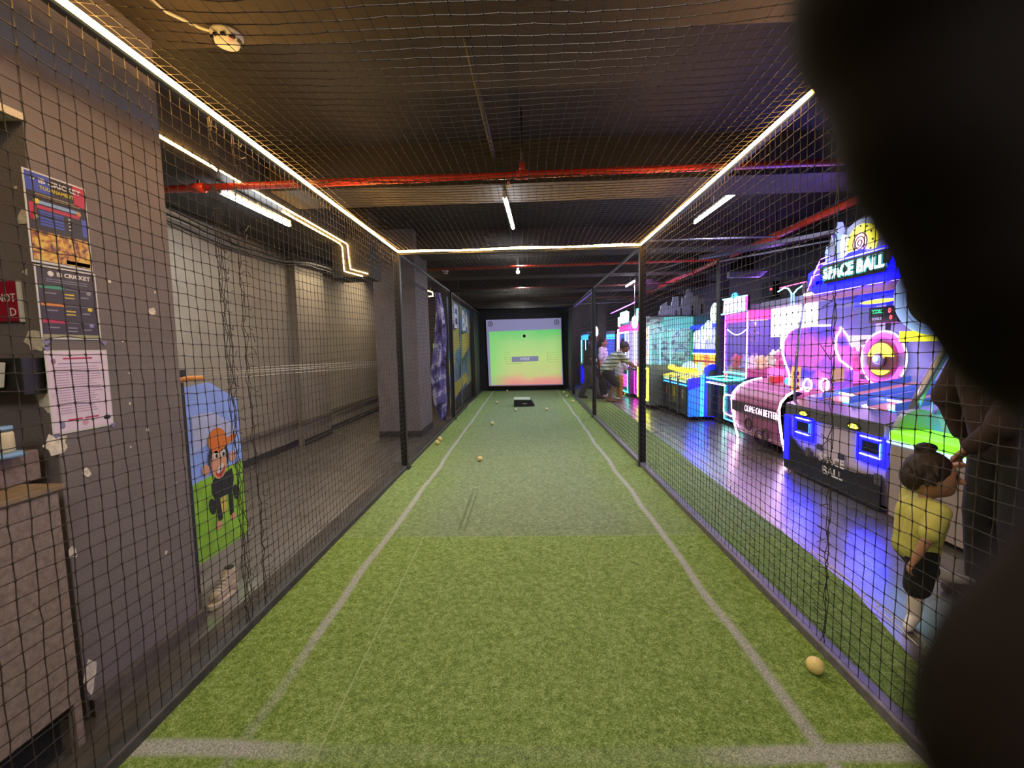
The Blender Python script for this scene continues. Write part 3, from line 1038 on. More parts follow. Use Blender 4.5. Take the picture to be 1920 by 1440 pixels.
# ---------------------------------------------------------------- screen at the end of the lane
def screen_material():
    m = bpy.data.materials.new('projected_picture')
    m.use_nodes = True
    nt = m.node_tree
    L, N = nt.links.new, nt.nodes.new
    b = nt.nodes['Principled BSDF']
    tc = N('ShaderNodeTexCoord')
    sp = N('ShaderNodeSeparateXYZ')
    L(tc.outputs['Generated'], sp.inputs[0])
    n = N('ShaderNodeTexNoise')
    n.inputs['Scale'].default_value = 3
    n.inputs['Detail'].default_value = 5
    L(tc.outputs['Generated'], n.inputs['Vector'])

    def mth(op, a, b_):
        q = N('ShaderNodeMath')
        q.operation = op
        for i, x in enumerate((a, b_)):
            if isinstance(x, (int, float)):
                q.inputs[i].default_value = x
            else:
                L(x, q.inputs[i])
        return q.outputs[0]

    wv = mth('MULTIPLY', mth('SUBTRACT', n.outputs['Fac'], 0.5), 0.25)
    z = mth('ADD', sp.outputs[2], wv)
    r = N('ShaderNodeValToRGB')
    e = r.color_ramp.elements
    e[0].position, e[0].color = 0.02, (*srgb('e8938a'), 1)
    e[1].position, e[1].color = 1.0, (*srgb('6fd478'), 1)
    for pz, c in ((0.12, 'e3a88c'), (0.2, 'c9cf86'), (0.45, 'bdd884'), (0.8, 'a5da84')):
        q = e.new(pz)
        q.color = (*srgb(c), 1)
    L(z, r.inputs[0])
    mx = N('ShaderNodeMix')
    mx.data_type = 'RGBA'
    f = N('ShaderNodeMapRange')
    f.inputs['From Min'].default_value = 0.0
    f.inputs['From Max'].default_value = 0.30
    f.inputs['To Min'].default_value = 0.75
    f.inputs['To Max'].default_value = 0.0
    L(mth('ADD', sp.outputs[0], wv), f.inputs['Value'])
    L(f.outputs[0], mx.inputs['Factor'])
    L(r.outputs[0], mx.inputs['A'])
    mx.inputs['B'].default_value = (*srgb('7edb78'), 1)
    L(mx.outputs['Result'], b.inputs['Base Color'])
    L(mx.outputs['Result'], b.inputs['Emission Color'])
    b.inputs['Emission Strength'].default_value = 0.42
    b.inputs['Roughness'].default_value = 0.7
    return m


scr = thing('projection_screen', (-.03, 14.0, 0.19), 'bright screen at the far end of the lane showing a green to pink picture', 'screen')
q = [at(911, 600, 1, 14), at(1052, 596, 1, 14), at(1056, 721, 1, 14), at(917, 724, 1, 14)]
MB().prism(q, (0, .04, 0)).build('board', mat('pale_lavender_board', '9a97bd', .6, emit=('8f8db8', .35)), scr)
q = [at(917, 622, 1, 13.99), at(1051.5, 617, 1, 13.99), at(1054, 719.5, 1, 13.99), at(921, 722, 1, 13.99)]
MB().prism(q, (0, .006, 0)).build('picture', screen_material(), scr)
MB().tube([at(916, 724.5, 1, 13.98), at(1057, 722, 1, 13.98)], .016, 6).build('bottom_edge', mat('orange_brown_edge', '9a4a2a', .5), scr)
MB().disc(at(983, 630, 1, 13.97), X1, Z1, 0.052, 0.03, 24).build('sensor_hole', M_black, scr)
MB().disc(at(983, 630, 1, 13.975), X1, Z1, 0.075, 0.01, 24).build('sensor_rim', mat('pale_green_rim', 'b0e09c', .5, emit=('b0e09c', .4)), scr)
bx = MB()
bx.prism([at(959.5, 669, 1, 13.98), at(1009.5, 667.5, 1, 13.98), at(1009.5, 677, 1, 13.98), at(959.5, 679, 1, 13.98)], (0, .006, 0))
bx.build('caption_box', mat('grey_blue_caption', '7f8299', .6, emit=('7f8299', .4)), scr)
MB().text('WIDE', at(984, 673, 1, 13.976), X1, Z1, 0.085, .003).build('caption', mat('pale_caption', 'c9c9d6', .6, emit=('c9c9d6', .5)), scr)
ln = MB()
for k in range(5):
    for u0, u1 in ((945, 958), (1028, 1046)):
        v = 662 + k * 4.2
        ln.tube([at(u0, v, 1, 13.98), at((u0 + u1) / 2, v - .7, 1, 13.98), at(u1, v - .3, 1, 13.98)], 0.0045, 4)
ln.tube([at(948, 682, 1, 13.98), at(978, 681.5, 1, 13.98)], .006, 4)
ln.tube([at(1027, 660, 1, 13.98), at(1026, 678, 1, 13.98)], .006, 4)
ln.build('chart_marks', mat('olive_marks', '93a862', .6, emit=('93a862', .3)), scr)
for u, v in ((919.5, 607.5), (1043.5, 604)):
    e = MB().ring(at(u, v, 1, 13.98), X1, Z1, 0.072, 0.009, 24)
    e.text('A', at(u, v, 1, 13.985), X1, Z1, 0.08, .004, bold=.02)
    e.build('round_emblem', mat('maroon_print', '6a3a55', .5), scr)

# ---------------------------------------------------------------- balls on the turf
M_ball = mat('yellow_rubber_ball', 'd9c27c', 0.6, noise=0.12, nscale=30, bump=0.4, bscale=160)
M_ballp = mat('pale_yellow_ball', 'd9d29c', 0.6, noise=0.1, nscale=30)
balls = [(1528, 1262, 'yellow dimpled ball nearest the camera, beside the right kerb', 0.034, M_ball),
         (900, 865, 'yellow ball lying alone on the lane left of the middle', 0.034, M_ball),
         (820, 834, 'nearer ball of the pair beside the left kerb', 0.034, M_ball),
         (825, 827, 'farther ball of the pair beside the left kerb', 0.034, M_ball),
         (923, 797, 'pale ball on the left half of the lane, between the pair and the wedge', 0.034, M_ballp),
         (967, 771, 'pale ball just in front of the black wedge, on its left', 0.034, M_ballp),
         (1025, 770, 'pale ball to the right of the black wedge', 0.034, M_ballp),
         (932, 757, 'pale ball to the left of the black wedge', 0.034, M_ballp),
         (951, 735, 'pale ball nearest the screen on the left side', 0.034, M_ballp),
         (1057, 737.5, 'farthest ball of the three by the right kerb', 0.034, M_ballp),
         (1063, 745, 'middle ball of the three by the right kerb', 0.034, M_ballp),
         (1074, 755, 'nearest ball of the three by the far right kerb', 0.034, M_ballp)]
for u, v, lb, r, mm in balls:
    p = at(u, v, 2, 0.012)
    mb = MB().ell((p.x, p.y, 0.012 + r), r, 22, 14)
    mb.build('ball', mm, None, lb, 'ball', 'cricket practice balls on the turf')
random.seed(11)
for u, v, lb in [(1210, 910, 'white scrap on the turf to the right of the right lane line'), (892, 914, 'white scrap on the turf left of the middle')]:
    p = at(u, v, 2, 0.013)
    MB().prism([p + V((random.uniform(.4, 1) * .009 * math.cos(k), random.uniform(.4, 1) * .009 * math.sin(k), 0)) for k in range(6)], (0, 0, .003)).build(
        'paper_scrap', M_white, None, lb, 'scrap')
# dark scuff marks are part of the turf; low stray stick by the left kerb
a, b = at(876, 762, 2, .022), at(891, 749, 2, .022)
MB().tube([a, b], 0.008, 6).build('stick', mat('pale_wood_stick', 'b9b39a', .6), None, 'thin pale stick lying by the left kerb near the banner', 'stick')

wd = thing('wedge_box', (-.08, 10.5, 0.012), 'black wedge-shaped box with a white top on the far lane', 'box')
y0 = 10.25
f = [at(964, 763.5, 1, y0), at(1003, 763.5, 1, y0), at(995, 750, 1, y0), at(963.5, 750, 1, y0)]
f = [V((q.x, q.y, max(q.z, 0.013))) for q in f]
MB().prism(f, (0.0, 0.45, 0)).build('body', M_black, wd, bevel=.004)
tq = [at(963, 750, 1, y0), at(995, 750, 1, y0)]
MB().quad(tq[0] + V((0, 0, .002)), tq[1] + V((0, 0, .002)), tq[1] + V((-.02, .42, .01)), tq[0] + V((0, .42, .01)), .012).build('lid', mat('off_white_lid', 'b8c0ae', .5), wd)
q = at(984, 757, 1, y0 - .004)
MB().box(q.x - .05, q.x + .05, q.y - .002, q.y, q.z - .006, q.z + .006).build('pale_mark', M_white, wd)

# ---------------------------------------------------------------- left side: banners, standee, posters
bn = thing('banner', (XL - .05, 10.6, 0.1), 'printed blue and yellow banner with pale block lettering behind the left net', 'banner')
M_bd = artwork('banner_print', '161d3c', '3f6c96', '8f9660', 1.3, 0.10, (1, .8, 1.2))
xb = XL - .09
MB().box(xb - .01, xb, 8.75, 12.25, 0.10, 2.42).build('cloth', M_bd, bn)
M_yel = mat('banner_yellow', 'c0b84e', .6, noise=.2, nscale=6)
for y0, y1 in ((8.85, 10.15), (10.55, 12.0)):
    MB().prism([(xb + .004, y0, 1.72), (xb + .004, y1, 1.86), (xb + .004, y1, 1.45), (xb + .004, y0, 1.15)], (.004, 0, 0)).build('yellow_flash', M_yel, bn)
MB().prism([(xb + .004, 8.8, .62), (xb + .004, 11.2, .80), (xb + .004, 11.2, .55), (xb + .004, 8.8, .30)], (.004, 0, 0)).build('yellow_flash', M_yel, bn)
MB().prism([(xb + .004, 8.8, .28), (xb + .004, 12.2, .5), (xb + .004, 12.2, .1), (xb + .004, 8.8, .1)], (.004, 0, 0)).build('dark_base_print', mat('banner_dark', '272a38', .6), bn)
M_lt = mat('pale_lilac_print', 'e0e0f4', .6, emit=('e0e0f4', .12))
MB().text('DEI', (xb + .006, 9.5, 2.07), Y1, Z1, 0.52, .003, width=1.25, bold=.02).build('lettering', M_lt, bn)
MB().text('BA', (xb + .006, 11.3, 2.05), Y1, Z1, 0.50, .003, width=1.1, bold=.02).build('lettering', M_lt, bn)
MB().box(xb + .006, xb + .02, 10.28, 10.34, .1, 2.42).build('seam_pole', mat('pale_teal_pole', '8fa9ad', .4), bn)

# bunched purple banner hanging by the post
bc = MB()
random.seed(3)
lv = []
for i in range(30):
    t = i / 29
    z = 2.42 * (1 - t) + 0.03
    cxo = -1.63 + 0.03 * math.sin(t * 7)
    wdt = (0.04 + 0.07 * math.sin(min(1, t * 1.5) * PI / 2)) * (1 if t < .85 else 1 - (t - .85) * 4)
    row = []
    for k in range(20):
        a = 2 * PI * k / 20
        rr = 1 + 0.35 * math.sin(5 * a + t * 5) + random.uniform(-.1, .1)
        row.append((cxo + math.cos(a) * wdt * rr, 8.38 + math.sin(a) * wdt * .7 * rr, z))
    lv.append(row)
vs = [p for r_ in lv for p in r_]
fs = [(i * 20 + j, i * 20 + (j + 1) % 20, (i + 1) * 20 + (j + 1) % 20, (i + 1) * 20 + j) for i in range(29) for j in range(20)]
bc.add(vs, fs + [tuple(range(20))[::-1], tuple(range(580, 600))], 0, True)
bc.build('bunched_banner', artwork('purple_banner_print', '2a2350', '6c62a8', 'cfc9ea', 7, .12, (1, 1, .6)), None,
         'purple and white printed banner gathered into a hanging bunch beside the left cage post', 'banner')

gs = thing('wall_sign', at(819, 658, 1, 10.9), 'small glowing lime green and yellow sign on the dark slatted wall', 'sign')
MB().prism([at(812, 644, 1, 10.9), at(829, 644, 1, 10.9), at(829, 672, 1, 10.9), at(812, 672, 1, 10.9)], (0, .015, 0)).build('plate', glow('lime_sign', srgb('86b04a'), .6), gs)
MB().prism([at(816, 650, 1, 10.88), at(830, 650, 1, 10.88), at(830, 668, 1, 10.88), at(816, 668, 1, 10.88)], (0, .012, 0)).build('panel', glow('yellow_sign', srgb('e8ec72'), 1.0), gs)
MB().ring(at(822, 659, 1, 10.87), X1, Z1, .05, .012, 18).build('emblem', mat('orange_print', 'c06a2a', .5), gs)

# side board with a painted monkey in a cap
xm = -1.95
def mk(u, v, dx=0.0):
    return at(u, v, 0, xm + dx)


ms = thing('painted_board', mk(400, 900), 'tall board painted with a monkey in an orange cap on grass under a blue sky', 'painted board')
outl = [mk(345, 727), mk(392, 717), mk(447, 748), mk(464, 1000), mk(379, 1057)]
outl = [V((xm, outl[0].y, p.z)) if i in (0, 4) else p for i, p in enumerate(outl)]
ye = outl[3].y
outl[2].y = ye
outl[3].z = outl[4].z
zb0, zt0, ya = outl[4].z, outl[1].z, outl[0].y
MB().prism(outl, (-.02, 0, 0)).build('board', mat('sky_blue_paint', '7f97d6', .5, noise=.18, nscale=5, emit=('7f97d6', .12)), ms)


def paint(pts, m, name, dx):
    MB().prism([V((xm + dx, y, z)) for y, z in pts], (.0015, 0, 0)).build(name, m, ms)


def yz(u, v):
    p = mk(u, v)
    return (p.y, p.z)


hy = [yz(372, 905), yz(458, 860), (ye, zb0 + .003), (ya, zb0 + .003)]
hy[0] = (ya, hy[0][1])
hy[1] = (ye, hy[1][1])
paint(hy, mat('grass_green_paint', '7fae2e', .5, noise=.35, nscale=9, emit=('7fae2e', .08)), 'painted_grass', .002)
cl = [yz(u, v) for u, v in [(358, 780), (395, 772), (420, 785), (440, 800), (438, 830), (400, 826), (362, 850)]]
paint(cl, mat('cloud_paint', 'b4bfe6', .6, noise=.15, nscale=8), 'painted_cloud', .0022)
M_mb = mat('monkey_black_paint', '26262a', .5)
M_ms = mat('monkey_skin_paint', 'dba07e', .5)
M_cap = mat('orange_cap_paint', 'dc7a24', .5)


def oval(u, v, du, dv, m, name, dx, rot=0.0, n=22):
    c = mk(u, v)
    a = mk(u + du, v)
    b = mk(u, v - dv)
    ry, rz = abs(a.y - c.y), abs(b.z - c.z)
    pts = []
    for k in range(n):
        t = 2 * PI * k / n
        y, z = math.cos(t) * ry, math.sin(t) * rz
        pts.append((c.y + y * math.cos(rot) - z * math.sin(rot), c.z + y * math.sin(rot) + z * math.cos(rot)))
    paint(pts, m, name, dx)


paint([yz(u, v) for u, v in [(395, 908), (402, 895), (424, 884), (433, 877), (437, 895), (434, 922), (418, 930), (403, 938), (396, 925)]], M_mb, 'painted_body', .0045)
oval(397, 950, 6, 16, M_mb, 'painted_leg', .005, .2)
oval(441, 922, 5, 15, M_mb, 'painted_leg', .005, .2)
paint([yz(u, v) for u, v in [(400, 930), (410, 932), (417, 972), (409, 978)]], M_mb, 'painted_leg', .005)
paint([yz(u, v) for u, v in [(426, 920), (435, 925), (437, 962), (430, 966)]], M_mb, 'painted_leg', .005)
oval(409, 985, 6, 8, M_ms, 'painted_foot', .006, .6)
oval(436, 968, 5, 7, M_ms, 'painted_foot', .006, .3)
oval(418, 945, 6, 18, mat('painted_banana', 'd8c060', .5), 'painted_belly', .0044)
oval(384, 882, 7, 11, M_ms, 'painted_ear', .006)
oval(434, 855, 6, 10, M_ms, 'painted_ear', .006)
oval(408, 858, 19, 30, M_mb, 'painted_hair', .0065)
oval(408, 868, 15, 30, M_ms, 'painted_face', .0075)
oval(402, 853, 5, 8, M_white, 'painted_eye', .009)
oval(415, 849, 5, 8, M_white, 'painted_eye', .009)
oval(403, 855, 2, 4, M_black, 'painted_pupil', .0105)
oval(416, 851, 2, 4, M_black, 'painted_pupil', .0105)
oval(411, 882, 9, 10, mat('painted_red_mouth', 'c2402c', .5), 'painted_mouth', .009, .6)
oval(410, 878, 8, 6, M_white, 'painted_teeth', .0105, .6)
oval(405, 826, 17, 24, M_cap, 'painted_cap', .009, .3)
oval(428, 823, 13, 6, M_cap, 'painted_peak', .0105, .3)
a = outl[0]
MB().box(xm - .05, xm + .01, ya - .055, ya - .012, 0.0, a.z + .03).build('post', M_dark, ms)
MB().tube([(xm - .02, ya - .08, zt0 + .02), (xm - .02, ya + .05, zt0 + .035), (xm - .02, ya + .17, zt0 + .03)], .014, 8).build('foam_roll', mat('orange_foam', 'cf8a38', .8, bump=.5), ms)
MB().tube([(xm + .0, ya - .07, zt0 - .02), (xm + .01, ya - .09, zt0 - .04), (xm + .01, ya - .07, zt0 - .07), (xm, ya - .06, zt0 - .09)], .007, 6).build('hook', M_white, ms)

rp = thing('rope_line', at(335, 705, 0, -2.0), 'taut pale strings stretched from the monkey board to the far grey pillar', 'string')
st = MB()
A = at(335, 702, 0, -2.05)
for k, (dz0, dz1) in enumerate([(0.02, .05), (.0, .02), (-.015, 0), (-.045, -.03)]):
    st.tube([(A.x, A.y, A.z + dz0), (-2.37, 7.1, 1.17 + dz1)], 0.0028, 5)
st.build('string', mat('pale_string', 'c9c0ad', .6), rp)
MB().box(A.x - .02, A.x + .02, A.y - .02, A.y + .03, A.z - .03, A.z + .025).build('clamp', M_black, rp)
MB().box(-2.38, -2.36, 7.08, 7.12, 1.15, 1.32).build('wall_bracket', mat('pale_string'), rp)

# sneaker on the floor
def shoe(x, y, z, d, L, m, ms_, label, name='sneaker', group=None, parent=None):
    """shoe with the toe pointing along unit vector d"""
    d = V(d).normalized()
    s = Z1.cross(d)
    r = thing(name, (x, y, z), label, 'shoe', group) if parent is None else parent
    o = V((x, y, z))
    k = L / .28
    up = MB()
    up.ell(o + d * .07 * k + Z1 * .045 * k, (.05 * k,) * 3, 12, 8)
    up.cap(o + d * .20 * k + Z1 * .045 * k, o + d * .05 * k + Z1 * .055 * k, .036 * k, .042 * k)
    up.cap(o + d * .05 * k + Z1 * .055 * k, o + d * .035 * k + Z1 * .115 * k, .042 * k, .037 * k)
    up.cap(o + d * .12 * k + Z1 * .06 * k, o + d * .055 * k + Z1 * .12 * k, .036 * k, .034 * k)
    so = []
    for t in range(20):
        a = 2 * PI * t / 20
        wdt = .046 * k * (1 + .18 * math.cos(a))
        so.append(o + d * (.12 * k + math.cos(a) * .145 * k) + s * (math.sin(a) * wdt))
    if parent is None:
        blob(up, 'upper', m, r, .006 * max(k, .7), 3)
        MB().prism(so, (0, 0, .03 * k)).build('sole', ms_, r, bevel=.004)
        MB().disc(o + d * .045 * k + Z1 * .150 * k, d, s, .027 * k, .004, 16).build('opening', M_black, r)
        for q in range(5):
            c = o + d * (.095 + .022 * q) * k + Z1 * (.118 - .010 * q) * k
            MB().tube([c - s * .028 * k, c + Z1 * .006 * k, c + s * .028 * k], .004 * k, 5).build('lace', M_white, r)
    return r


shoe(-1.775, 2.50, 0, (.12, -1, 0), .27, mat('beige_suede', 'b5a68c', .8, noise=.2, nscale=30), mat('off_white_sole', 'c9bda5', .6),
     'beige sneaker standing on the dark floor behind the grey pillar')

# posters on the near pillar
xp = -1.7195


def P_(u, v, dx=0.0):
    return at(u, v, 0, xp + dx)


PR = {}


def poster(label, y0, y1, z0, z1, m):
    t = thing('poster', (xp, (y0 + y1) / 2, z0), label, 'poster')
    MB().box(xp, xp + .0015, y0, y1, z0, z1).build('sheet', M_white, t)
    PR[t.name] = MB().box(xp + .0015, xp + .002, y0 + .006, y1 - .006, z0 + .008, z1 - .006).build('print', m, t)
    return t


def bar(t, y0, y1, z0, z1, m, name='printed_bar', dx=.002, sl_=0.0):
    MB().prism([(xp + dx, y0, z0), (xp + dx, y1, z0 + sl_), (xp + dx, y1, z1 + sl_), (xp + dx, y0, z1)], (.0006, 0, 0)).build(name, m, PR[t.name])


M_pb = mat('print_blue', '3f56b8', .4)
M_pr = mat('print_red', 'c2304c', .4)
M_py = mat('print_yellow', 'e6cf3a', .4)
M_pw = mat('print_white', 'e8e4e0', .4)
M_pg = mat('print_grey', '8f8c92', .4)
M_pk = mat('print_dark', '2c282b', .4)
M_pvio = mat('print_violet', '8a86b4', .4)
y0, y1 = 1.525, 1.745
p1 = poster('upper glossy cricket tournament poster with a blue and red header on the grey pillar', y0, y1, 1.735, 2.055, M_pk)
bar(p1, y0 + .006, y0 + .09, 1.985, 2.049, M_pb)
bar(p1, y1 - .05, y1 - .006, 1.975, 2.049, M_pr)
MB().text('IB CRICKET', (xp + .003, 1.648, 2.027), Y1, Z1, .017, .0006, width=.15, bold=.03).build('lettering', M_pw, p1)
MB().text('TOURNAMENT', (xp + .003, 1.635, 2.003), Y1, Z1, .013, .0006, width=.12, bold=.02).build('lettering', M_py, p1)
MB().ell((xp + .002, 1.555, 2.03), (.001, .009, .009)).build('emblem', M_pw, p1)
for k in range(2):
    bar(p1, y0 + .035, y1 - .03, 1.977 - k * .008, 1.980 - k * .008, mat('print_sand', 'b9a468', .5))
bar(p1, y0 + .04, y1 - .04, 1.945, 1.957, mat('print_light_blue', '8fb0d8', .4))
MB().ell((xp + .002, 1.562, 1.952), (.001, .012, .009)).build('printed_badge', M_py, p1)
MB().ell((xp + .002, 1.71, 1.948), (.001, .009, .009)).build('printed_badge', mat('print_orange', 'dd8a2c', .4), p1)
bar(p1, y0 + .01, y0 + .03, 1.885, 1.945, M_pr)
bar(p1, y1 - .028, y1 - .01, 1.865, 1.93, M_pb)
bar(p1, y0 + .035, y1 - .035, 1.928, 1.940, M_pr)
for k in range(5):
    bar(p1, y0 + .042, y0 + .125, 1.915 - k * .011, 1.923 - k * .011, M_pb)
for k in range(4):
    bar(p1, y0 + .142, y0 + .152, 1.915 - k * .013, 1.919 - k * .013, M_pw)
MB().box(xp + .002, xp + .0026, y0 + .008, y1 - .008, 1.745, 1.850).build('printed_photo', artwork('trophy_print', '6a4030', 'c98a35', 'e2c04a', 45, 0), p1)
bar(p1, y0 + .12, y1 - .01, 1.748, 1.762, M_pvio)
p2 = poster('dark price poster with green, orange and pink bars below the tournament poster', y0 + .005, y1 + .008, 1.465, 1.728, mat('print_charcoal', '3a3537', .4, noise=.2, nscale=20))
MB().text('IB CRICKET', (xp + .003, 1.665, 1.702), Y1, Z1, .015, .0006, width=.125, bold=.03).build('lettering', M_pw, p2)
MB().ell((xp + .002, 1.583, 1.702), (.001, .011, .010)).build('emblem', M_pw, p2)
for k in range(2):
    bar(p2, y0 + .04, y1 - .03, 1.681 - k * .008, 1.6835 - k * .008, M_pg)
for k, (mm, nm) in enumerate([(mat('print_green', '3f9a7c', .4), 1), (mat('print_orange'), 2), (M_pr, 3)]):
    z = 1.648 - k * .062
    bar(p2, y0 + .015, y0 + .10, z, z + .012, mm)
    bar(p2, y0 + .105, y1 - .01, z + .003, z + .005, M_pg)
    bar(p2, y0 + .03, y0 + .07, z - .018, z - .014, M_pg)
    bar(p2, y0 + .10, y0 + .135, z - .018, z - .013, M_py if k < 2 else M_pg)
    bar(p2, y0 + .10, y0 + .135, z - .030, z - .026, M_py if k < 2 else M_pg)
    bar(p2, y0 + .16, y0 + .19, z - .024, z - .019, M_pg)
    MB().ell((xp + .002, y1 - .028, z - .004), (.001, .010, .008)).build('printed_badge', [M_pg, M_py, M_pvio][k], p2)
bar(p2, y0 + .012, y1 + .001, 1.472, 1.483, mat('print_olive', 'a3a270', .4))
p3 = poster('pinkish white notice covered in fine print, lowest of the three on the grey pillar', y0 + .008, y1 + .025, 1.115, 1.425, mat('pink_white_paper', 'e6d2e2', .5, noise=.06, nscale=30))
bar(p3, y0 + .07, y1 - .04, 1.391, 1.397, M_pr)
bar(p3, y0 + .05, y1 - .0, 1.374, 1.377, M_pvio)
random.seed(5)
M_fine = mat('fine_print_mauve', 'b9a0bb', .5)
for k in range(19):
    z = 1.360 - k * .0095
    bar(p3, y0 + .03, y0 + .03 + .055, z, z + .0035, M_fine)
    bar(p3, y0 + .09, y0 + .09 + random.uniform(.08, .125), z, z + .0035, M_fine)
bar(p3, 1.59, 1.645, 1.160, 1.166, M_pr)
bar(p3, 1.655, 1.71, 1.160, 1.166, M_pr)
MB().ell((xp + .002, 1.56, 1.385), (.001, .009, .011)).build('emblem', mat('print_mauve', 'a87aa0', .5), p3)
MB().ell((xp + .002, 1.655, 1.145), (.001, .012, .011)).build('emblem', mat('print_rose', 'd79ab0', .5), p3)
MB().ell((xp + .002, 1.745, 1.152), (.001, .016, .010), 8, 5).build('printed_cap', M_pk, p3)
MB().ell((xp + .002, 1.57, 1.148), (.001, .009, .014), 8, 5).build('printed_figure', M_pvio, p3)
for yy, zz_ in ((y0 + .02, 1.452), (y1 + .02, 1.452), (y0 + .02, 1.113), (y1 + .022, 1.113), (y0 + .02, 1.43)):
    MB().prism([(xp + .0005, yy - .014, zz_ + .008), (xp + .0005, yy + .014, zz_ + .008), (xp + .0005, yy, zz_ - .01)], (.001, 0, 0)).build('tape', M_pvio, p3)

# red sign on the niche wall, box, jar, counter
rs = thing('door_sign', (-1.9, 1.54, 1.5), 'dark red sign with white capitals on the niche wall at the left edge', 'sign')
MB().box(-2.12, -1.792, 1.536, 1.546, 1.53, 1.672).build('plate', mat('crimson_plate', '9a1c34', .35), rs, bevel=.002)
MB().box(-1.796, -1.790, 1.534, 1.548, 1.528, 1.674).build('edge_strip', M_white, rs)
MB().text('NOT', (-1.838, 1.535, 1.612), X1, Z1, .030, .001, width=.065).text('D', (-1.818, 1.535, 1.562), X1, Z1, .030, .001, width=.022).build('lettering', M_pw, rs)
dk = thing('wall_box', (-1.8, 1.5, 1.30), 'black box fixed on the niche wall beside the pink notice', 'wall box')
MB().box(-2.1, -1.735, 1.47, 1.548, 1.27, 1.40).build('casing', mat('black_plastic', '1d1c1a', .5), dk, bevel=.004)
MB().prism([(-2.0, 1.44, 1.28), (-1.79, 1.44, 1.30), (-1.775, 1.44, 1.385), (-2.0, 1.44, 1.40)], (0, .02, 0)).build('paper_tag', M_white, dk, bevel=.002)

ct = thing('counter', (-2.0, 1.0, 0), 'speckled brown laminate counter in the lower left corner', 'counter')
M_lam = mat('speckled_brown_laminate', '87756a', .6, noise=.35, nscale=45, bump=.1)
MB().box(-2.5, -1.60, 0.2, 1.425, 0.19, 0.95).build('body', M_lam, ct, bevel=.003)
MB().box(-2.5, -1.59, 0.2, 1.44, 0.95, 0.968).build('top', mat('brown_laminate_top', '8a7455', .5, noise=.3, nscale=30), ct, bevel=.002)
MB().box(-2.5, -1.66, 0.2, 1.40, 0.0, 0.19).build('plinth', M_black, ct)
MB().box(-1.625, -1.60, 1.40, 1.425, 0.0, 0.19).build('leg', M_lam, ct)
bx = thing('laminate_box', (-1.9, 1.3, .968), 'low brown laminate box standing on the counter top', 'box')
MB().box(-2.3, -1.74, 0.9, 1.50, .969, 1.075).build('body', M_lam, bx, bevel=.003)
jr = thing('jar', (-1.86, 1.40, 1.076), 'cream plastic jar with blue lid and base on the laminate box', 'jar')
jp = at(12, 850, 1, 1.40)
jx, jz = jp.x, 1.076
MB().tube([(jx, 1.38, jz), (jx, 1.38, jz + .012)], [.062, .055], 20).build('base', mat('light_blue_plastic', '7fa6cf', .4), jr)
MB().tube([(jx, 1.38, jz + .012), (jx, 1.38, jz + .02), (jx, 1.38, jz + .075), (jx, 1.38, jz + .085)], [.034, .038, .038, .034], 20).build('body', mat('cream_plastic', 'd9cba6', .4), jr)
MB().cyl((jx, 1.38, jz + .085), (jx, 1.38, jz + .10), .037, .037, 20).build('lid', mat('light_blue_plastic'), jr)

# ---------------------------------------------------------------- arcade machines
M_lav = mat('lavender_grey_panel', '8d86a8', .45)
M_lavlit = glow('lavender_lit_panel', srgb('7f78c8'), .75)
M_lavdim = glow('lavender_dim_panel', srgb('8580cc'), .42)
M_blue = glow('deep_blue_glow', (0.0, 0.0, 1.0), 14)
M_bluemid = glow('blue_lit_plastic', (0.0, 0.003, 0.85), 2.6)
M_sky = glow('sky_blue_glow', (0.03, 0.28, 1.0), 3.0)
M_cyan = glow('cyan_glow', (0.25, 0.9, 1.0), 5)
M_teal = glow('teal_neon', (0.05, 0.85, 0.62), 7)
M_pinkn = glow('pink_white_neon', (1.0, 0.62, 0.92), 9)
M_mag = glow('magenta_glow', (1.0, 0.02, 0.75), 7)
M_magdim = glow('magenta_panel', (0.85, 0.10, 0.62), 1.3)
M_rosedim = glow('rose_lit_panel', srgb('d070b8'), .95)
M_vio = glow('violet_neon', (0.45, 0.12, 1.0), 7)
M_wht = glow('white_neon', (0.92, 0.90, 1.0), 9)
M_whtp = glow('white_lit_panel', (0.86, 0.86, 1.0), 2.6)
M_yeln = glow('yellow_neon', (0.95, 0.95, 0.05), 6)
M_yelp = glow('yellow_lit_plastic', (0.9, 0.82, 0.03), 1.5)
M_lime = glow('lime_glow', (0.16, 0.9, 0.01), 1.3)
M_redn = glow('red_digit_glow', (1.0, 0.05, 0.06), 4)
M_grn = glow('green_digit_glow', (0.03, 0.9, 0.3), 1.2)
M_org = glow('orange_lit_plastic', (0.95, 0.30, 0.05), 1.2)
M_rosehead = glow('crimson_header_glow', (0.95, 0.03, 0.22), 2.6)
M_gun = mat('gunmetal_plastic', '605d60', .35, .3)
M_blk = mat('black_gloss_plastic', '141318', .25)
M_sil = mat('silver_trim', 'a9a9bd', .25, .8)
M_glass = glass()
M_tealglass = glass('teal_tinted_glass', (.80, .96, .94))
M_castor = mat('rubber_castor', '1a1a1a', .7)


def slab(pts, ext, name, m, par, bevel=0.0):
    return MB().prism(pts, ext).build(name, m, par, bevel=bevel)


def neon(pts, m, par, r=.008, name='neon_tube', closed=False):
    return MB().tube(pts, r, 6, closed=closed).build(name, m, par)


def castors(par, x0, x1, y0, y1):
    for x in (x0, x1):
        for y in (y0, y1):
            MB().cyl((x, y - .015, .032), (x, y + .015, .032), .03, .03, 12).build('castor', M_castor, par)


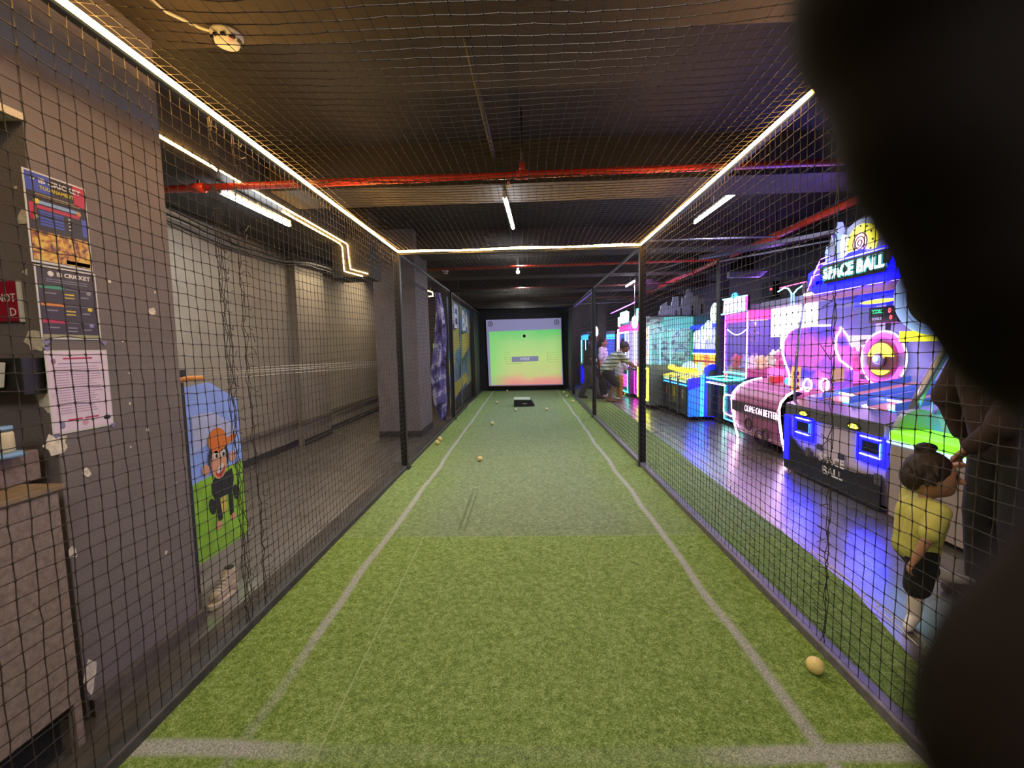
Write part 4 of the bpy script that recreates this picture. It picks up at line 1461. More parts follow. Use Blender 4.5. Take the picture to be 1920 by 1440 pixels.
# ---- space machine
sb = thing('arcade_machine', (3.4, 4.3, 0), 'blue and lavender arcade machine with a lit SPACE BALL sign and a yellow target crest', 'arcade machine')
Y0, Y1_ = 3.56, 4.90
prof = [(2.92, .03), (2.86, .28), (2.85, .60), (2.84, .62), (2.84, .71), (2.95, .745), (3.95, .95), (4.1, .95), (4.1, .03)]
slab([(x, Y0, z) for x, z in prof], (0, Y1_ - Y0, 0), 'body', mat('warm_grey_lilac_plastic', 'cbbcc4', .4), sb, .006)
slab([(2.836, Y0 + .01, .61), (2.836, Y1_ - .01, .61), (2.836, Y1_ - .01, .715), (2.836, Y0 + .01, .715)], (-.008, 0, 0), 'front_lip', M_gun, sb, .003)
slab([(2.835, Y0, .715), (2.835, Y1_, .715), (3.05, Y1_, .78), (3.05, Y0, .78)], (0, 0, .012), 'rest_ledge', mat('grey_lilac_metal', '87839b', .25, .6), sb, .003)
kick = [(2.84, Y0 + .005, .02), (2.84, Y1_ - .005, .02), (2.84, Y1_ - .005, .46), (2.84, Y1_ - .12, .38), (2.84, Y1_ - .35, .27), (2.84, Y1_ - .8, .245), (2.84, Y0 + .3, .25), (2.84, Y0 + .005, .31)]
slab(kick, (-.012, 0, 0), 'kick_panel', M_blk, sb, .003)
yl, zl = at(1562, 866, 0, 2.826)[1:]
MB().text('SPACE', (2.826, yl + .03, zl), -Y1, Z1, .075, .003, width=.34, bold=.02).text('BALL', (2.826, yl + .01, zl - .11), -Y1, Z1, .075, .003, width=.27, bold=.02).build(
    'lettering', mat('pale_print', 'f0ece8', .5), sb)
for (u0, u1, v0, v1) in ((1493, 1519, 783, 812), (1614, 1652, 820, 852)):
    a, b = at(u0, (v0 + v1) / 2, 0, 2.83), at(u1, (v0 + v1) / 2, 0, 2.83)
    yc, hw = (a.y + b.y) / 2, abs(a.y - b.y) / 2
    zc = (a.z + b.z) / 2 - .01
    cpn = slab([(2.834, yc - hw - .05, zc - .14), (2.834, yc + hw + .05, zc - .14), (2.834, yc + hw + .05, zc + .10), (2.834, yc - hw - .05, zc + .10)], (-.006, 0, 0), 'coin_panel', M_blue, sb)
    slab([(2.826, yc - hw + .02, zc - .05), (2.826, yc + hw - .02, zc - .05), (2.826, yc + hw - .02, zc + .045), (2.826, yc - hw + .02, zc + .045)], (-.004, 0, 0), 'coin_slot', mat('dark_navy_slot', '0a0c40', .3), cpn)
    neon([(2.822, yc + hw, zc - .075), (2.822, yc - hw, zc - .075)], M_wht, cpn, .004)
    neon([(2.822, yc + hw, zc + .075), (2.822, yc - hw, zc + .075)], M_wht, cpn, .004)
    neon([(2.822, yc - hw, zc - .06), (2.822, yc - hw, zc + .05)], M_cyan, cpn, .003)
    slab([(2.83, yc - hw - .02, zc - .29), (2.83, yc - hw + .05, zc - .29), (2.83, yc - hw + .05, zc - .20), (2.83, yc - hw - .02, zc - .20)], (-.006, 0, 0), 'lock_box', M_gun, sb)
for u, v in ((1507, 775), (1601, 799)):
    p = at(u, v, 0, 2.824)
    bdg = MB().prism([p + V((0, .085 * a, .03 * b)) for a, b in ((-1, -.2), (-.6, 1), (.6, 1), (1, .1), (.7, -1), (-.7, -1))], (-.004, 0, 0)).build('badge', mat('black_badge', '15140c', .3), sb)
    MB().prism([p + V((-.006, .045 * a, .018 * b)) for a, b in ((-1.3, -.5), (-.5, 1), (.5, 1), (1.3, -.2), (.7, -1), (-.7, -1))], (-.003, 0, 0)).build('badge_light', M_yeln, bdg)
    MB().text('P.2' if u < 1550 else 'P.1', p + V((-.012, 0, 0)), -Y1, Z1, .026, .002, width=.06, bold=.03).build('badge_text', mat('black_badge'), bdg)
for u, v in ((1538, 838), (1578, 856)):
    p = at(u, v, 0, 2.84)
    MB().box(2.828, 2.838, p.y - .035, p.y + .035, p.z - .028, p.z + .028).build('vent', mat('violet_grey_slot', '3d3850', .4), sb, bevel=.002)
slab([(2.83, Y1_ - .10, .12), (2.83, Y1_ + .0, .12), (2.83, Y1_ + .0, .60), (2.83, Y1_ - .10, .60)], (-.005, 0, 0), 'side_light', M_blue, sb)
# playfield
pf0, pf1 = .78, .95


def pfz(x):
    return .795 + (x - 3.05) * (.955 - .795) / .9


lanes = [(3.57, 3.72, M_lavdim), (3.72, 3.80, M_sky), (3.80, 4.02, mat('salmon_lane', 'b0686c', .3, emit=('b0686c', .5))), (4.02, 4.10, M_whtp), (4.10, 4.24, M_lavdim), (4.24, 4.34, M_sky),
         (4.34, 4.62, mat('salmon_lane')), (4.62, 4.70, M_bluemid), (4.70, 4.88, M_lavdim)]
for a, b, m in lanes:
    slab([(3.05, a, pfz(3.05)), (3.05, b, pfz(3.05)), (3.93, b, pfz(3.93)), (3.93, a, pfz(3.93))], (0, 0, .008), 'lane', m, sb)
for y in (3.72, 4.02, 4.24, 4.62):
    slab([(3.05, y, pfz(3.05)), (3.05, y + .014, pfz(3.05)), (3.93, y + .014, pfz(3.93)), (3.93, y, pfz(3.93))], (0, 0, .07), 'lane_divider', mat('blue_divider', '3a58b8', .3, emit=('3a58b8', .4)), sb)
neon([(3.2, 4.6, .86), (3.2, 4.42, .86)], M_wht, sb, .012)
neon([(3.2, 4.0, .86), (3.2, 3.86, .86)], M_wht, sb, .010)
# back wall and its round target
slab([(3.92, Y0, .95), (3.92, Y1_, .95), (3.92, Y1_, 1.92), (3.92, Y0, 1.92)], (.18, 0, 0), 'back_panel', M_lavdim, sb)
tc_ = at(1655, 673, 0, 3.86)
R = .30
t1 = MB().ring(tc_, Y1, Z1, R, .009, 44)
t1.build('target_rim', glow('white_target_rim', (.95, .9, 1), 2.5), sb)
tgt = MB().disc(tc_ + V((.03, 0, 0)), -Y1, Z1, R * .97, .02, 40).build('target_disc', mat('target_grey', '77708a', .4, emit=('77708a', .2)), sb)
MB().ring(tc_ + V((-.005, 0, 0)), Y1, Z1, R * .86, .026, 40, a0=.3, a1=2.84).build('target_glow', M_mag, tgt)
MB().ring(tc_ + V((-.005, 0, 0)), Y1, Z1, R * .86, .022, 40, a0=3.5, a1=5.9).build('target_glow', M_mag, tgt)
MB().disc(tc_ + V((.0, 0, 0)), -Y1, Z1, R * .66, .02, 36).build('inner_disc', mat('brown_metal', '6b4634', .4), tgt)


def dome(cc, rad, a0, a1, m, name, x=0.0):
    pts = [cc + V((x, math.cos(a0 + (a1 - a0) * i / 16) * rad, math.sin(a0 + (a1 - a0) * i / 16) * rad)) for i in range(17)]
    slab(pts, (-.02, 0, 0), name, m, tgt)


dome(tc_, R * .58, .15, 2.99, M_yelp, 'yellow_shell', -.012)
dome(tc_, R * .58, 3.9, 5.5, M_yelp, 'yellow_shell', -.012)
MB().disc(tc_ + V((-.035, .0, -.01)), -Y1, Z1, .075, .02, 24).ring(tc_ + V((-.05, 0, -.01)), Y1, Z1, .05, .012, 20).build('lens', M_sil, tgt)
MB().disc(tc_ + V((-.055, .03, .0)), -Y1, Z1, .028, .01, 16).build('lens_light', M_cyan, tgt)
for a in (.6, 2.5, 3.8, 5.6):
    d = V((0, math.cos(a), math.sin(a)))
    q = tc_ + d * (R + .03)
    MB().box(q.x - .02, q.x + .02, q.y - .035, q.y + .035, q.z - .03, q.z + .03).build('bracket', M_gun, sb, bevel=.006)
# score display and canopy
dp = at(1655, 590, 0, 3.70)
sdp = MB().box(3.70, 3.78, dp.y - .19, dp.y + .19, dp.z - .085, dp.z + .085).build('score_display', M_blk, sb, bevel=.008)
MB().text('SCORE', (3.695, dp.y + .07, dp.z + .035), -Y1, Z1, .04, .003, width=.15).build('score_word', M_grn, sdp)
MB().text('BONUS', (3.695, dp.y + .07, dp.z - .04), -Y1, Z1, .03, .003, width=.13).build('bonus_word', mat('pale_print'), sdp)
MB().text('0', (3.695, dp.y - .09, dp.z + .035), -Y1, Z1, .05, .003).text('0', (3.695, dp.y - .11, dp.z - .035), -Y1, Z1, .045, .003).build('score_digits', M_redn, sdp)
cp = MB()
cp.prism([(3.62, dp.y - .35, dp.z + .12), (3.62, dp.y + .30, dp.z + .10), (3.62, dp.y + .33, dp.z + .18), (3.62, dp.y + .22, dp.z + .24), (3.62, dp.y - .35, dp.z + .26)], (.2, 0, 0))
cp.build('canopy', M_bluemid, sb, bevel=.01)
MB().ell((3.61, dp.y - .04, dp.z + .135), (.02, .24, .022), 20, 8).build('canopy_light', M_yelp, sb)
# header
zh0, zh1 = 1.90, 2.02
slab([(2.98, Y0 - .04, zh0), (2.98, Y1_ + .02, zh0), (2.98, Y1_ + .02, zh1), (2.98, Y0 - .04, zh1)], (1.1, 0, 0), 'header', mat('brown_grey_header', '5c505c', .4), sb, .01)
neon([(2.99, Y0 + .02, zh0 - .012), (2.99, Y1_ - .02, zh0 - .012)], glow('pink_white_header_tube', (1.0, .7, .9), 3.0), sb, .018, 'header_light')
slab([(2.985, Y0, zh0 - .10), (2.985, Y1_, zh0 - .10), (2.985, Y1_, zh0 - .03), (2.985, Y0, zh0 - .03)], (.02, 0, 0), 'header_valance', mat('rose_valance', 'a06a90', .4, emit=('a06a90', .35)), sb)
for y in (4.05, 4.62):
    MB().box(2.965, 2.985, y - .05, y + .05, 1.95, 2.0).build('header_clip', M_gun, sb, bevel=.004)
# sign board
zs = at(1600, 503, 0, 2.93).z
ys0, ys1 = at(1663, 490, 0, 2.93).y, at(1538, 520, 0, 2.93).y
yc = (ys0 + ys1) / 2
out = [(-1.62, -.13), (-1.3, -.16), (1.35, -.16), (1.62, -.08), (1.62, .06), (1.25, .10), (1.15, .135), (.35, .13), (.2, .16), (-.2, .16), (-.35, .13), (-1.2, .14), (-1.62, .10)]
hwid = (ys1 - ys0) / 2
sgb = slab([(2.965, yc + a * hwid, zs + b) for a, b in out], (.05, 0, 0), 'sign_back', M_blue, sb, .004)
for k in range(4):
    for sgn in (1,):
        neon([(2.955, yc + sgn * hwid * (1.58 - k * .10), zs - .12 + k * .06), (2.955, yc + sgn * hwid * (1.42 - k * .1), zs + .02 + k * .05), (2.955, yc + sgn * hwid * (1.1 - k * .1), zs + .03 + k * .05)],
             M_vio, sgb, .004)
plate = [(-1.1, .07), (-.9, -.085), (.9, -.085), (1.12, .07), (1.0, .10), (-1.0, .10)]
slab([(2.945, yc + a * hwid, zs + b) for a, b in plate], (.015, 0, 0), 'sign_plate', mat('black_green_plate', '0e1a1c', .3), sgb, .003)
MB().text('SPACE BALL', (2.940, yc, zs + .005), -Y1, Z1, .105, .012, width=hwid * 1.85, bold=.035).build('sign_lettering', glow('pale_cyan_letters', (.62, .95, 1.0), 1.9), sgb)
MB().text('SPACE BALL', (2.944, yc, zs + .005), -Y1, Z1, .115, .010, width=hwid * 1.92, bold=.07).build('sign_lettering_edge', glow('teal_letter_edge', (.03, .35, .38), .9), sgb)
neon([(2.94, yc - hwid * .95, zs + .108), (2.94, yc + hwid * .95, zs + .108)], M_yelp, sgb, .005)
# crest
cc = at(1619, 455, 0, 3.05)
slab([(3.06, cc.y + math.cos(PI * i / 20) * .42, cc.z - .12 + math.sin(PI * i / 20) * .36) for i in range(21)], (.14, 0, 0), 'crest_arch', mat('pale_steel_plastic', '8088a0', .35, .2), sb, .01)
MB().disc(cc, -Y1, Z1, .165, .03, 36, inner=.095).build('crest_ring', M_yelp, sb)
MB().disc(cc + V((.0, 0, 0)), -Y1, Z1, .095, .03, 30).build('crest_disc', glow('pale_peach_disc', (.95, .78, .72), 1.1), sb)
for r_ in (.085, .055, .025):
    MB().ring(cc + V((-.032, 0, 0)), Y1, Z1, r_, .005, 28).build('crest_circle', mat('brick_red_print', 'a8402c', .4), sb)
for k in range(12):
    a = 2 * PI * k / 12
    q = cc + V((-.03, math.cos(a) * .148, math.sin(a) * .148))
    MB().ell(q, .010, 8, 5).build('crest_stud', mat('dark_olive_stud', '5a5a14', .4), sb)
cx = at(1575, 480, 0, 3.0)
for dy, h_, w_, mm in ((.12, .30, .05, M_sil), (.05, .40, .06, mat('ice_blue_plastic', '9ab4e4', .2, emit=('9ab4e4', .5))), (-.03, .26, .05, M_whtp), (.19, .2, .04, mat('ice_blue_plastic'))):
    b0 = V((3.02, cx.y + dy, zs + .10))
    MB().prism([b0 + V((0, -w_, 0)), b0 + V((0, w_, 0)), b0 + V((0, w_ * .5 + .04, h_ * .7)), b0 + V((0, .04, h_)), b0 + V((0, -w_ * .5, h_ * .5))], (.06, 0, 0)).build('crystal', mm, sb, bevel=.004)
em = at(1690, 450, 0, 3.03)
MB().ell(em, (.05, .17, .20), 20, 12).build('crest_emblem', artwork('orange_purple_emblem', '5a22c0', 'b06a3a', 'd9a62c', 9, .5), sb)
slab([(3.2, Y0, zs + .1), (3.2, Y0 + .5, zs + .1), (3.2, Y0 + .45, zs + .3), (3.2, Y0 + .1, zs + .3)], (.1, 0, 0), 'crest_back', M_bluemid, sb)
# side frames
for y in (Y0, Y1_):
    slab([(2.92, y, .76), (2.99, y, 1.92), (3.92, y, 1.92), (3.92, y, .94)], (0, .008, 0), 'side_glass', M_glass, sb)
neon([(2.93, Y1_ + .01, .76), (2.94, Y1_ + .01, 1.2), (3.0, Y1_ + .01, 1.88)], M_sil, sb, .014, 'side_post')
MB().tube([(3.02, Y0 - .015, .80), (3.10, Y0 - .015, 1.0), (3.38, Y0 - .015, 1.55), (3.55, Y0 - .015, 1.92)], .035, 10).build('side_post', M_sil, sb)
neon([(3.16, Y0 - .03, .72), (3.16, Y0 - .03, .98), (3.34, Y0 - .03, 1.25)], glow('mint_neon', (.2, .9, .6), 1.3), sb, .005)
slab([(3.22, Y0 - .01, .80), (3.70, Y0 - .01, 1.92), (4.08, Y0 - .01, 1.92), (4.08, Y0 - .01, .8)], (0, .015, 0), 'side_panel', mat('pale_blue_grey_panel', '7f86a4', .4), sb)
rc = at(1752, 556, 1, Y0 - .03)
MB().ring(rc, X1, Z1, .27, .028, 40).ring(rc + V((0, -.01, 0)), X1, Z1, .23, .01, 40).build('round_speaker_rim', glow('ice_blue_rim', (.35, .5, .95), .8), sb)
MB().disc(rc + V((0, .02, 0)), X1, Z1, .24, .03, 36).build('round_speaker', mat('bronze_plastic', '7a5c40', .4, .3), sb)
MB().disc(rc + V((0, -.012, 0)), X1, Z1, .15, .03, 30).build('round_speaker_cone', M_gun, sb)
slab([(rc.x - .24, Y0 - .04, rc.z - .34), (rc.x + .10, Y0 - .04, rc.z - .34), (rc.x + .10, Y0 - .04, rc.z - .26), (rc.x - .24, Y0 - .04, rc.z - .26)], (0, .02, 0), 'yellow_label', M_yelp, sb)
area_light('cabinet_light', (3.3, 4.3, 1.86), .5, 1.2, 4, (.68, .62, 1.0))
# Y-shaped blue bracket beside the header
br = at(1486, 575, 0, 3.15)
MB().tube([at(1486, 572, 0, 3.3), at(1486, 550, 0, 3.3)], .022, 8).build('lamp_bracket', glow('ice_blue_bracket', (.3, .5, 1), 1.0), sb)
MB().tube([at(1459, 547, 0, 3.3), at(1470, 540, 0, 3.3), at(1478, 541, 0, 3.3), at(1486, 553, 0, 3.3), at(1494, 543, 0, 3.3), at(1510, 532, 0, 3.3)], .008, 6).build('neon_tube', M_cyan, sb)
neon([at(1462, 540, 0, 3.3), at(1512, 528, 0, 3.3)], glow('pink_red_neon', (1, .1, .35), 2.2), sb, .006)

# ---- green machine, near right
gm = thing('arcade_machine', (3.2, 2.9, 0), 'pale arcade machine with a glowing lime green top behind the toddler', 'arcade machine')
ya_, yb_ = 2.30, 3.46
M_pale = mat('warm_pale_panel', 'a39690', .45)
MB().box(2.80, 3.7, ya_, yb_, .03, .60).build('body', M_pale, gm, bevel=.012)
MB().box(2.78, 3.72, ya_ - .01, yb_ + .01, .60, .625).build('edge_strip', glow('ice_edge', (.5, .7, 1), .9), gm, bevel=.005)
MB().box(2.79, 3.1, ya_, yb_ + .005, .625, .70).build('green_top', M_lime, gm, bevel=.015)
MB().box(3.3, 3.7, ya_, yb_, .625, .74).build('green_top', M_lime, gm, bevel=.015)
MB().box(3.12, 3.28, ya_, yb_, .60, .66).build('blue_tray', M_sky, gm)
MB().box(3.0, 3.08, 2.75, 2.92, .70, .72).build('red_light', M_redn, gm)
for y in (3.28, 2.7):
    slab([(2.797, y, .03), (2.797, y - .12, .03), (2.797, y - .16, .30), (2.797, y - .02, .30), (2.797, y - .0, .20)], (-.004, 0, 0), 'emblem', mat('olive_emblem', '5c6e2e', .4), gm)
slab([(3.12, yb_ + .01, .70), (3.55, yb_ + .01, 1.6), (3.7, yb_ + .01, 1.6), (3.7, yb_ + .01, .7)], (0, -.01, 0), 'side_glass', M_glass, gm)
MB().box(3.62, 3.72, ya_, yb_, .74, 1.55).build('back_cabinet', mat('pale_teal_panel', '7fa0a8', .4, emit=('7fa0a8', .25)), gm, bevel=.01)
MB().disc((2.99, yb_ + .02, .70), X1, Z1, .16, .05, 28).build('round_side_cheek', mat('pale_grey_cheek', 'a0a4a4', .4), gm)
castors(gm, 2.86, 3.6, ya_ + .1, yb_ - .1)

# ---- coin pusher with curved pink neon sides
cm = thing('arcade_machine', (3.4, 6.05, 0), 'pink arcade machine with COME ON BETTER lettering and curved neon edged sides', 'arcade machine')
yn, yf = 5.27, 6.46
npx = [(1473, 862), (1466, 825), (1461, 790), (1460, 768), (1464, 755), (1475, 742), (1490, 733), (1508, 727), (1530, 722)]
pn_ = [at(u, v, 1, yn) for u, v in npx]
pn_ = [V((p.x, yn, max(p.z, .03))) for p in pn_]
base = [V((p.x + .015, yn, p.z)) for p in pn_] + [V((4.15, yn, pn_[-1].z + .02)), V((4.15, yn, .22)), V((pn_[0].x + .1, yn, .22))]
base[0].z = .12
slab(base, (0, yf - yn, 0), 'body', mat('mauve_rose_plastic', 'b86a92', .4), cm, .004)
neon([(p.x, yn - .005, p.z) for p in pn_], M_pinkn, cm, .013)
neon([(p.x, yf + .005, p.z) for p in pn_], M_pinkn, cm, .013)
side = [V((p.x, yn, p.z)) for p in pn_[:7]] + [V((p.x + .10, yn, p.z - .03)) for p in pn_[:7][::-1]]
slab(side, (0, .03, 0), 'side_cheek', mat('pink_cheek', 'b06a80', .4), cm)
xf = pn_[3].x
fx = [(pn_[0].x + .004, .14), (pn_[3].x + .004, pn_[3].z - .02)]
slab([(fx[0][0], yn + .03, fx[0][1]), (fx[0][0], yf - .03, fx[0][1]), (fx[1][0], yf - .03, fx[1][1]), (fx[1][0], yn + .03, fx[1][1])], (-.006, 0, 0), 'front_artwork',
     artwork('brown_rose_artwork', '6a3848', 'b87888', 'b89478', 5, .28), cm)
rd = random.Random(3)
for (u, v, s_) in ((1400, 795, .085), (1420, 825, .12), (1432, 815, .07)):
    p = at(u, v, 0, xf - .01)
    MB().ring((xf + .012, p.y, p.z), Y1, Z1, s_, .008, 26).ring((xf + .012, p.y, p.z), Y1, Z1, s_ * .7, .006, 26).build('printed_wheel', mat('dark_brown_print', '3a2226', .5), cm)
a, b = at(1397, 760, 0, xf), at(1461, 788, 0, xf)
zt = (a.z + b.z) / 2
slab([(xf - .006, yn + .03, zt - .065), (xf - .006, yf - .03, zt - .065), (xf - .006, yf - .03, zt + .075), (xf - .006, yn + .03, zt + .075)], (-.006, 0, 0), 'name_strip', mat('dark_mauve_strip', '4c3a4c', .4), cm)
MB().text('COME ON BETTER', (xf - .014, (a.y + b.y) / 2, zt), -Y1, Z1, .085, .006, width=abs(a.y - b.y) * .98, bold=.0).build('name_lettering', glow('pink_white_lettering', (1.0, .6, .9), 2.2), cm)
ztop = pn_[-1].z
slab([(pn_[5].x + .03, yn + .03, pn_[5].z + .005), (pn_[5].x + .03, yf - .03, pn_[5].z + .005), (4.1, yf - .03, ztop + .03), (4.1, yn + .03, ztop + .03)], (0, 0, .01), 'deck', M_rosedim, cm)
MB().box(3.25, 3.38, 5.9, 6.03, ztop - .02, ztop + .06).build('red_button_box', mat('red_plastic', 'c23a3a', .3, emit=('c23a3a', .3)), cm, bevel=.01)
MB().ell((3.22, 5.48, ztop + .03), (.07, .07, .05)).build('blue_joystick', M_sky, cm)
MB().cyl((3.22, 5.48, ztop), (3.22, 5.48, ztop + .09), .015, .012, 8).build('joystick_stem', M_blk, cm)
MB().box(3.45, 4.12, yn + .02, yf - .02, ztop + .0, ztop + .14).build('prize_tray', M_magdim, cm, bevel=.01)
# rear cabinet
zc1 = 1.86
MB().box(4.05, 4.15, yn, yf, ztop, zc1).build('cabinet_back', glow('pale_violet_back', srgb('b9a8e0'), .9), cm)
MB().box(3.35, 4.15, yn, yf, zc1, zc1 + .09).build('cabinet_top', M_lav, cm, bevel=.01)
wy = at(1446, 600, 0, 3.36).y
slab([(3.36, yn + .02, zc1 - .40), (3.36, wy, zc1 - .40), (3.36, wy, zc1 - .02), (3.36, yn + .02, zc1 - .02)], (.03, 0, 0), 'header_panel', glow('white_header_panel', (.95, .93, 1), 2.4), cm)
slab([(3.40, yn + .01, 1.45), (4.15, yn + .01, 1.45), (4.15, yn + .01, zc1), (3.40, yn + .01, zc1)], (0, .01, 0), 'side_panel', glow('lavender_side_panel', srgb('8680c8'), .45), cm)
slab([(3.37, yn + .02, ztop + .42), (3.37, wy - .2, ztop + .42), (3.37, wy - .2, zc1 - .4), (3.37, yn + .02, zc1 - .4)], (.02, 0, 0), 'white_panel', M_whtp, cm)
# lit round-shouldered side wing
wing = [(1480, 722), (1479, 702), (1472, 683), (1466, 660), (1468, 640), (1476, 624), (1490, 614), (1520, 611), (1556, 610), (1575, 613), (1588, 630), (1597, 650), (1600, 700), (1598, 735)]
wg = [at(u, v, 1, yn - .02) for u, v in wing]
slab([V((p.x, yn - .02, p.z)) for p in wg], (0, .012, 0), 'side_wing', artwork('violet_pink_wing', '4a48c0', '9a5ac0', 'c86ab8', 3.2, .55), cm)
neon([V((p.x, yn - .03, p.z)) for p in wg[:9]], M_pinkn, cm, .010)
neon([V((p.x, yn - .03, p.z)) for p in wg[9:12]], M_pinkn, cm, .008)
neon([at(u, v, 1, yn - .03) for u, v in [(1578, 616), (1568, 632), (1567, 655), (1575, 675), (1597, 692)]], M_pinkn, cm, .010)
slab([at(1486, 686, 1, yn - .035), at(1502, 687, 1, yn - .035), at(1500, 734, 1, yn - .035), at(1482, 731, 1, yn - .035)], (0, .01, 0), 'orange_tag', M_org, cm)
for k in range(3):
    MB().box(*[x for x in (at(1488, 698 + k * 13, 1, yn - .04).x, at(1498, 698 + k * 13, 1, yn - .04).x)], yn - .045, yn - .036,
             at(1488, 704 + k * 13, 1, yn - .04).z, at(1488, 697 + k * 13, 1, yn - .04).z).build('tag_mark', mat('red_brown_mark', '8a2a1c', .4), cm)
for u in (1514, 1546):
    p = at(u, 722, 1, yn - .04)
    MB().ring(p, X1, Z1, (.045, .07), .010, 28).build('neon_loop', M_pinkn, cm)
slab([at(1560, 692, 1, yn - .035), at(1583, 690, 1, yn - .035), at(1583, 715, 1, yn - .035), at(1560, 718, 1, yn - .035)], (0, .01, 0), 'olive_label', mat('olive_yellow_label', 'a8a050', .4, emit=('a8a050', .3)), cm)
area_light('cabinet_light', (3.7, 6.0, 1.80), .5, 1.0, 10, (1, .55, .95))
castors(cm, 3.25, 4.0, yn + .15, yf - .15)
MB().box(3.25, 4.1, yn + .1, yf - .1, .06, .22).build('plinth', M_blk, cm)


# plush toys in the cabinets
def plush(kind, x, y, z, s, rz):
    random.seed(int(x * 997 + y * 131) % 1000)
    m = MB()
    c = V((x, y, z))
    dx, dy = math.cos(rz), math.sin(rz)
    f = V((dx, dy, 0))
    sd = V((-dy, dx, 0))
    m.ell(c + Z1 * .05 * s, (.055 * s, .055 * s, .055 * s), 12, 8)
    m.ell(c + Z1 * .115 * s + f * .015 * s, .045 * s, 12, 8)
    for q in (-1, 1):
        m.ell(c + Z1 * .155 * s + sd * .033 * s * q, (.016 * s, .016 * s, (.02 if kind != 'rabbit' else .04) * s), 8, 6)
        m.ell(c + Z1 * .03 * s + sd * .045 * s * q + f * .04 * s, .022 * s, 8, 6)
        m.ell(c + Z1 * .075 * s + sd * .055 * s * q + f * .015 * s, .018 * s, 8, 6)
    return m


random.seed(21)
kinds = [('white', 'e6dcd6', 'bear'), ('cream', 'e0cf9c', 'bear'), ('pink', 'e07ab0', 'rabbit'), ('rose', 'd0506a', 'bear'), ('lilac', 'a48ad0', 'rabbit')]
for i in range(18):
    nm, hx, kd = kinds[i % 5]
    x = 3.50 + 0.22 * (i % 3) + random.uniform(-.03, .03)
    y = yn + .13 + (i // 3) * .185 + random.uniform(-.03, .03)
    plush(kd, x, y, ztop + .146, 1.5, PI + random.uniform(-.6, .6)).build(
        'plush_toy', mat('plush_' + nm, hx, .95, emit=(hx, .12)), None, nm + ' plush toy in the pile inside the pink COME ON BETTER machine', 'plush toy', nm + ' plush toys in the pink machine')

# ---- claw machine with teal desk
dm = thing('arcade_machine', (3.8, 7.35, 0), 'claw machine with violet edged glass, teal neon desk and a small lit marquee on top', 'arcade machine')
y0, y1, x0, x1 = 6.94, 7.68, 3.40, 4.30
MB().box(x0, x1, y0, y1, .06, .86).build('body', mat('deep_violet_plastic', '3a2458', .35), dm, bevel=.01)
MB().box(x0, x1, y0, y1, 1.86, 1.98).build('top_box', M_lav, dm, bevel=.01)
slab([(x0 - .005, y0, 1.72), (x0 - .005, y1, 1.72), (x0 - .005, y1, 1.86), (x0 - .005, y0, 1.86)], (.02, 0, 0), 'header', M_rosehead, dm)
slab([(x0, y0 - .004, 1.74), (x1, y0 - .004, 1.74), (x1, y0 - .004, 1.88), (x0, y0 - .004, 1.88)], (0, .02, 0), 'header', M_rosehead, dm)
slab([(x0, y0, .86), (x0, y1, .86), (x0, y1, 1.74), (x0, y0, 1.74)], (.006, 0, 0), 'front_glass', M_glass, dm)
slab([(x0, y0, .86), (x1, y0, .86), (x1, y0, 1.74), (x0, y0, 1.74)], (0, .006, 0), 'side_glass', M_glass, dm)
MB().box(x1 - .03, x1, y0, y1, .86, 1.86).build('back_panel', glow('grey_violet_back', srgb('7a6fa8'), .35), dm)
MB().box(x0 + .02, x1, y1 - .03, y1, .86, 1.86).build('back_panel', glow('blue_violet_back', srgb('5648b4'), .5), dm)
for x, y, m in ((x0, y1, M_vio), (x0, y0, M_vio), (x1, y0, M_whtp)):
    neon([(x, y, .84), (x, y, 1.86)], m, dm, .011)
random.seed(31)
MB().tube([(3.5, 7.3, 1.74), (3.9, 7.3, 1.74)], .012, 6).build('claw_rail', M_sil, dm)
cl_ = MB().cyl((3.7, 7.3, 1.72), (3.7, 7.3, 1.55), .02, .02, 10)
for k in range(3):
    a = 2.1 * k
    d = V((math.cos(a), math.sin(a), 0))
    cl_.tube([V((3.7, 7.3, 1.56)), V((3.7, 7.3, 1.52)) + d * .09, V((3.7, 7.3, 1.43)) + d * .07, V((3.7, 7.3, 1.40)) + d * .02], .008, 6)
cl_.build('claw', M_sil, dm)
random.seed(77)
for i in range(15):
    nm, hx, kd = kinds[i % 5]
    plush(kd, 3.52 + .17 * (i % 4) + random.uniform(-.02, .02), 7.03 + (i // 4) * .16 + random.uniform(-.02, .02), .97, 1.25, PI + random.uniform(-.7, .7)).build(
        'plush_toy', mat('plush_' + nm, hx, .95), None, nm + ' plush toy heaped inside the violet edged claw machine', 'plush toy', nm + ' plush toys in the claw machine')
neon([(3.42, 6.95 + .7 * t / 8, 1.62 - .10 * math.sin(PI * t / 8)) for t in range(9)], M_wht, dm, .006, 'light_garland')
MB().box(3.43, 4.24, 6.96, 7.64, .86, .965).build('prize_bed', mat('plush_bed_rose', 'c26a90', .95), dm)
dk0 = MB().box(x0 - .30, x0, y0 + .02, y1 - .02, .74, .80)
dk0.build('desk', mat('teal_dark_plastic', '1e5a5c', .3), dm, bevel=.015)
neon([(x0 - .31, y0 + .01, .81), (x0 - .31, y1 - .01, .81), (x0 - .02, y1 - .01, .83), (x0 - .02, y0 + .01, .83)], M_teal, dm, .011, closed=True)
neon([(x0 - .31, y0 + .01, .73), (x0 - .31, y1 - .01, .73), (x0 - .02, y1 - .01, .72)], M_pinkn, dm, .007)
neon([(x0 - .02, y0 + .01, .90), (x0 - .02, y1 - .01, .90)], M_teal, dm, .012)
MB().cyl((x0 - .15, 7.3, .80), (x0 - .15, 7.3, .87), .01, .01, 8).ell((x0 - .15, 7.3, .88), .025, 12, 8).build('joystick', M_redn, dm)
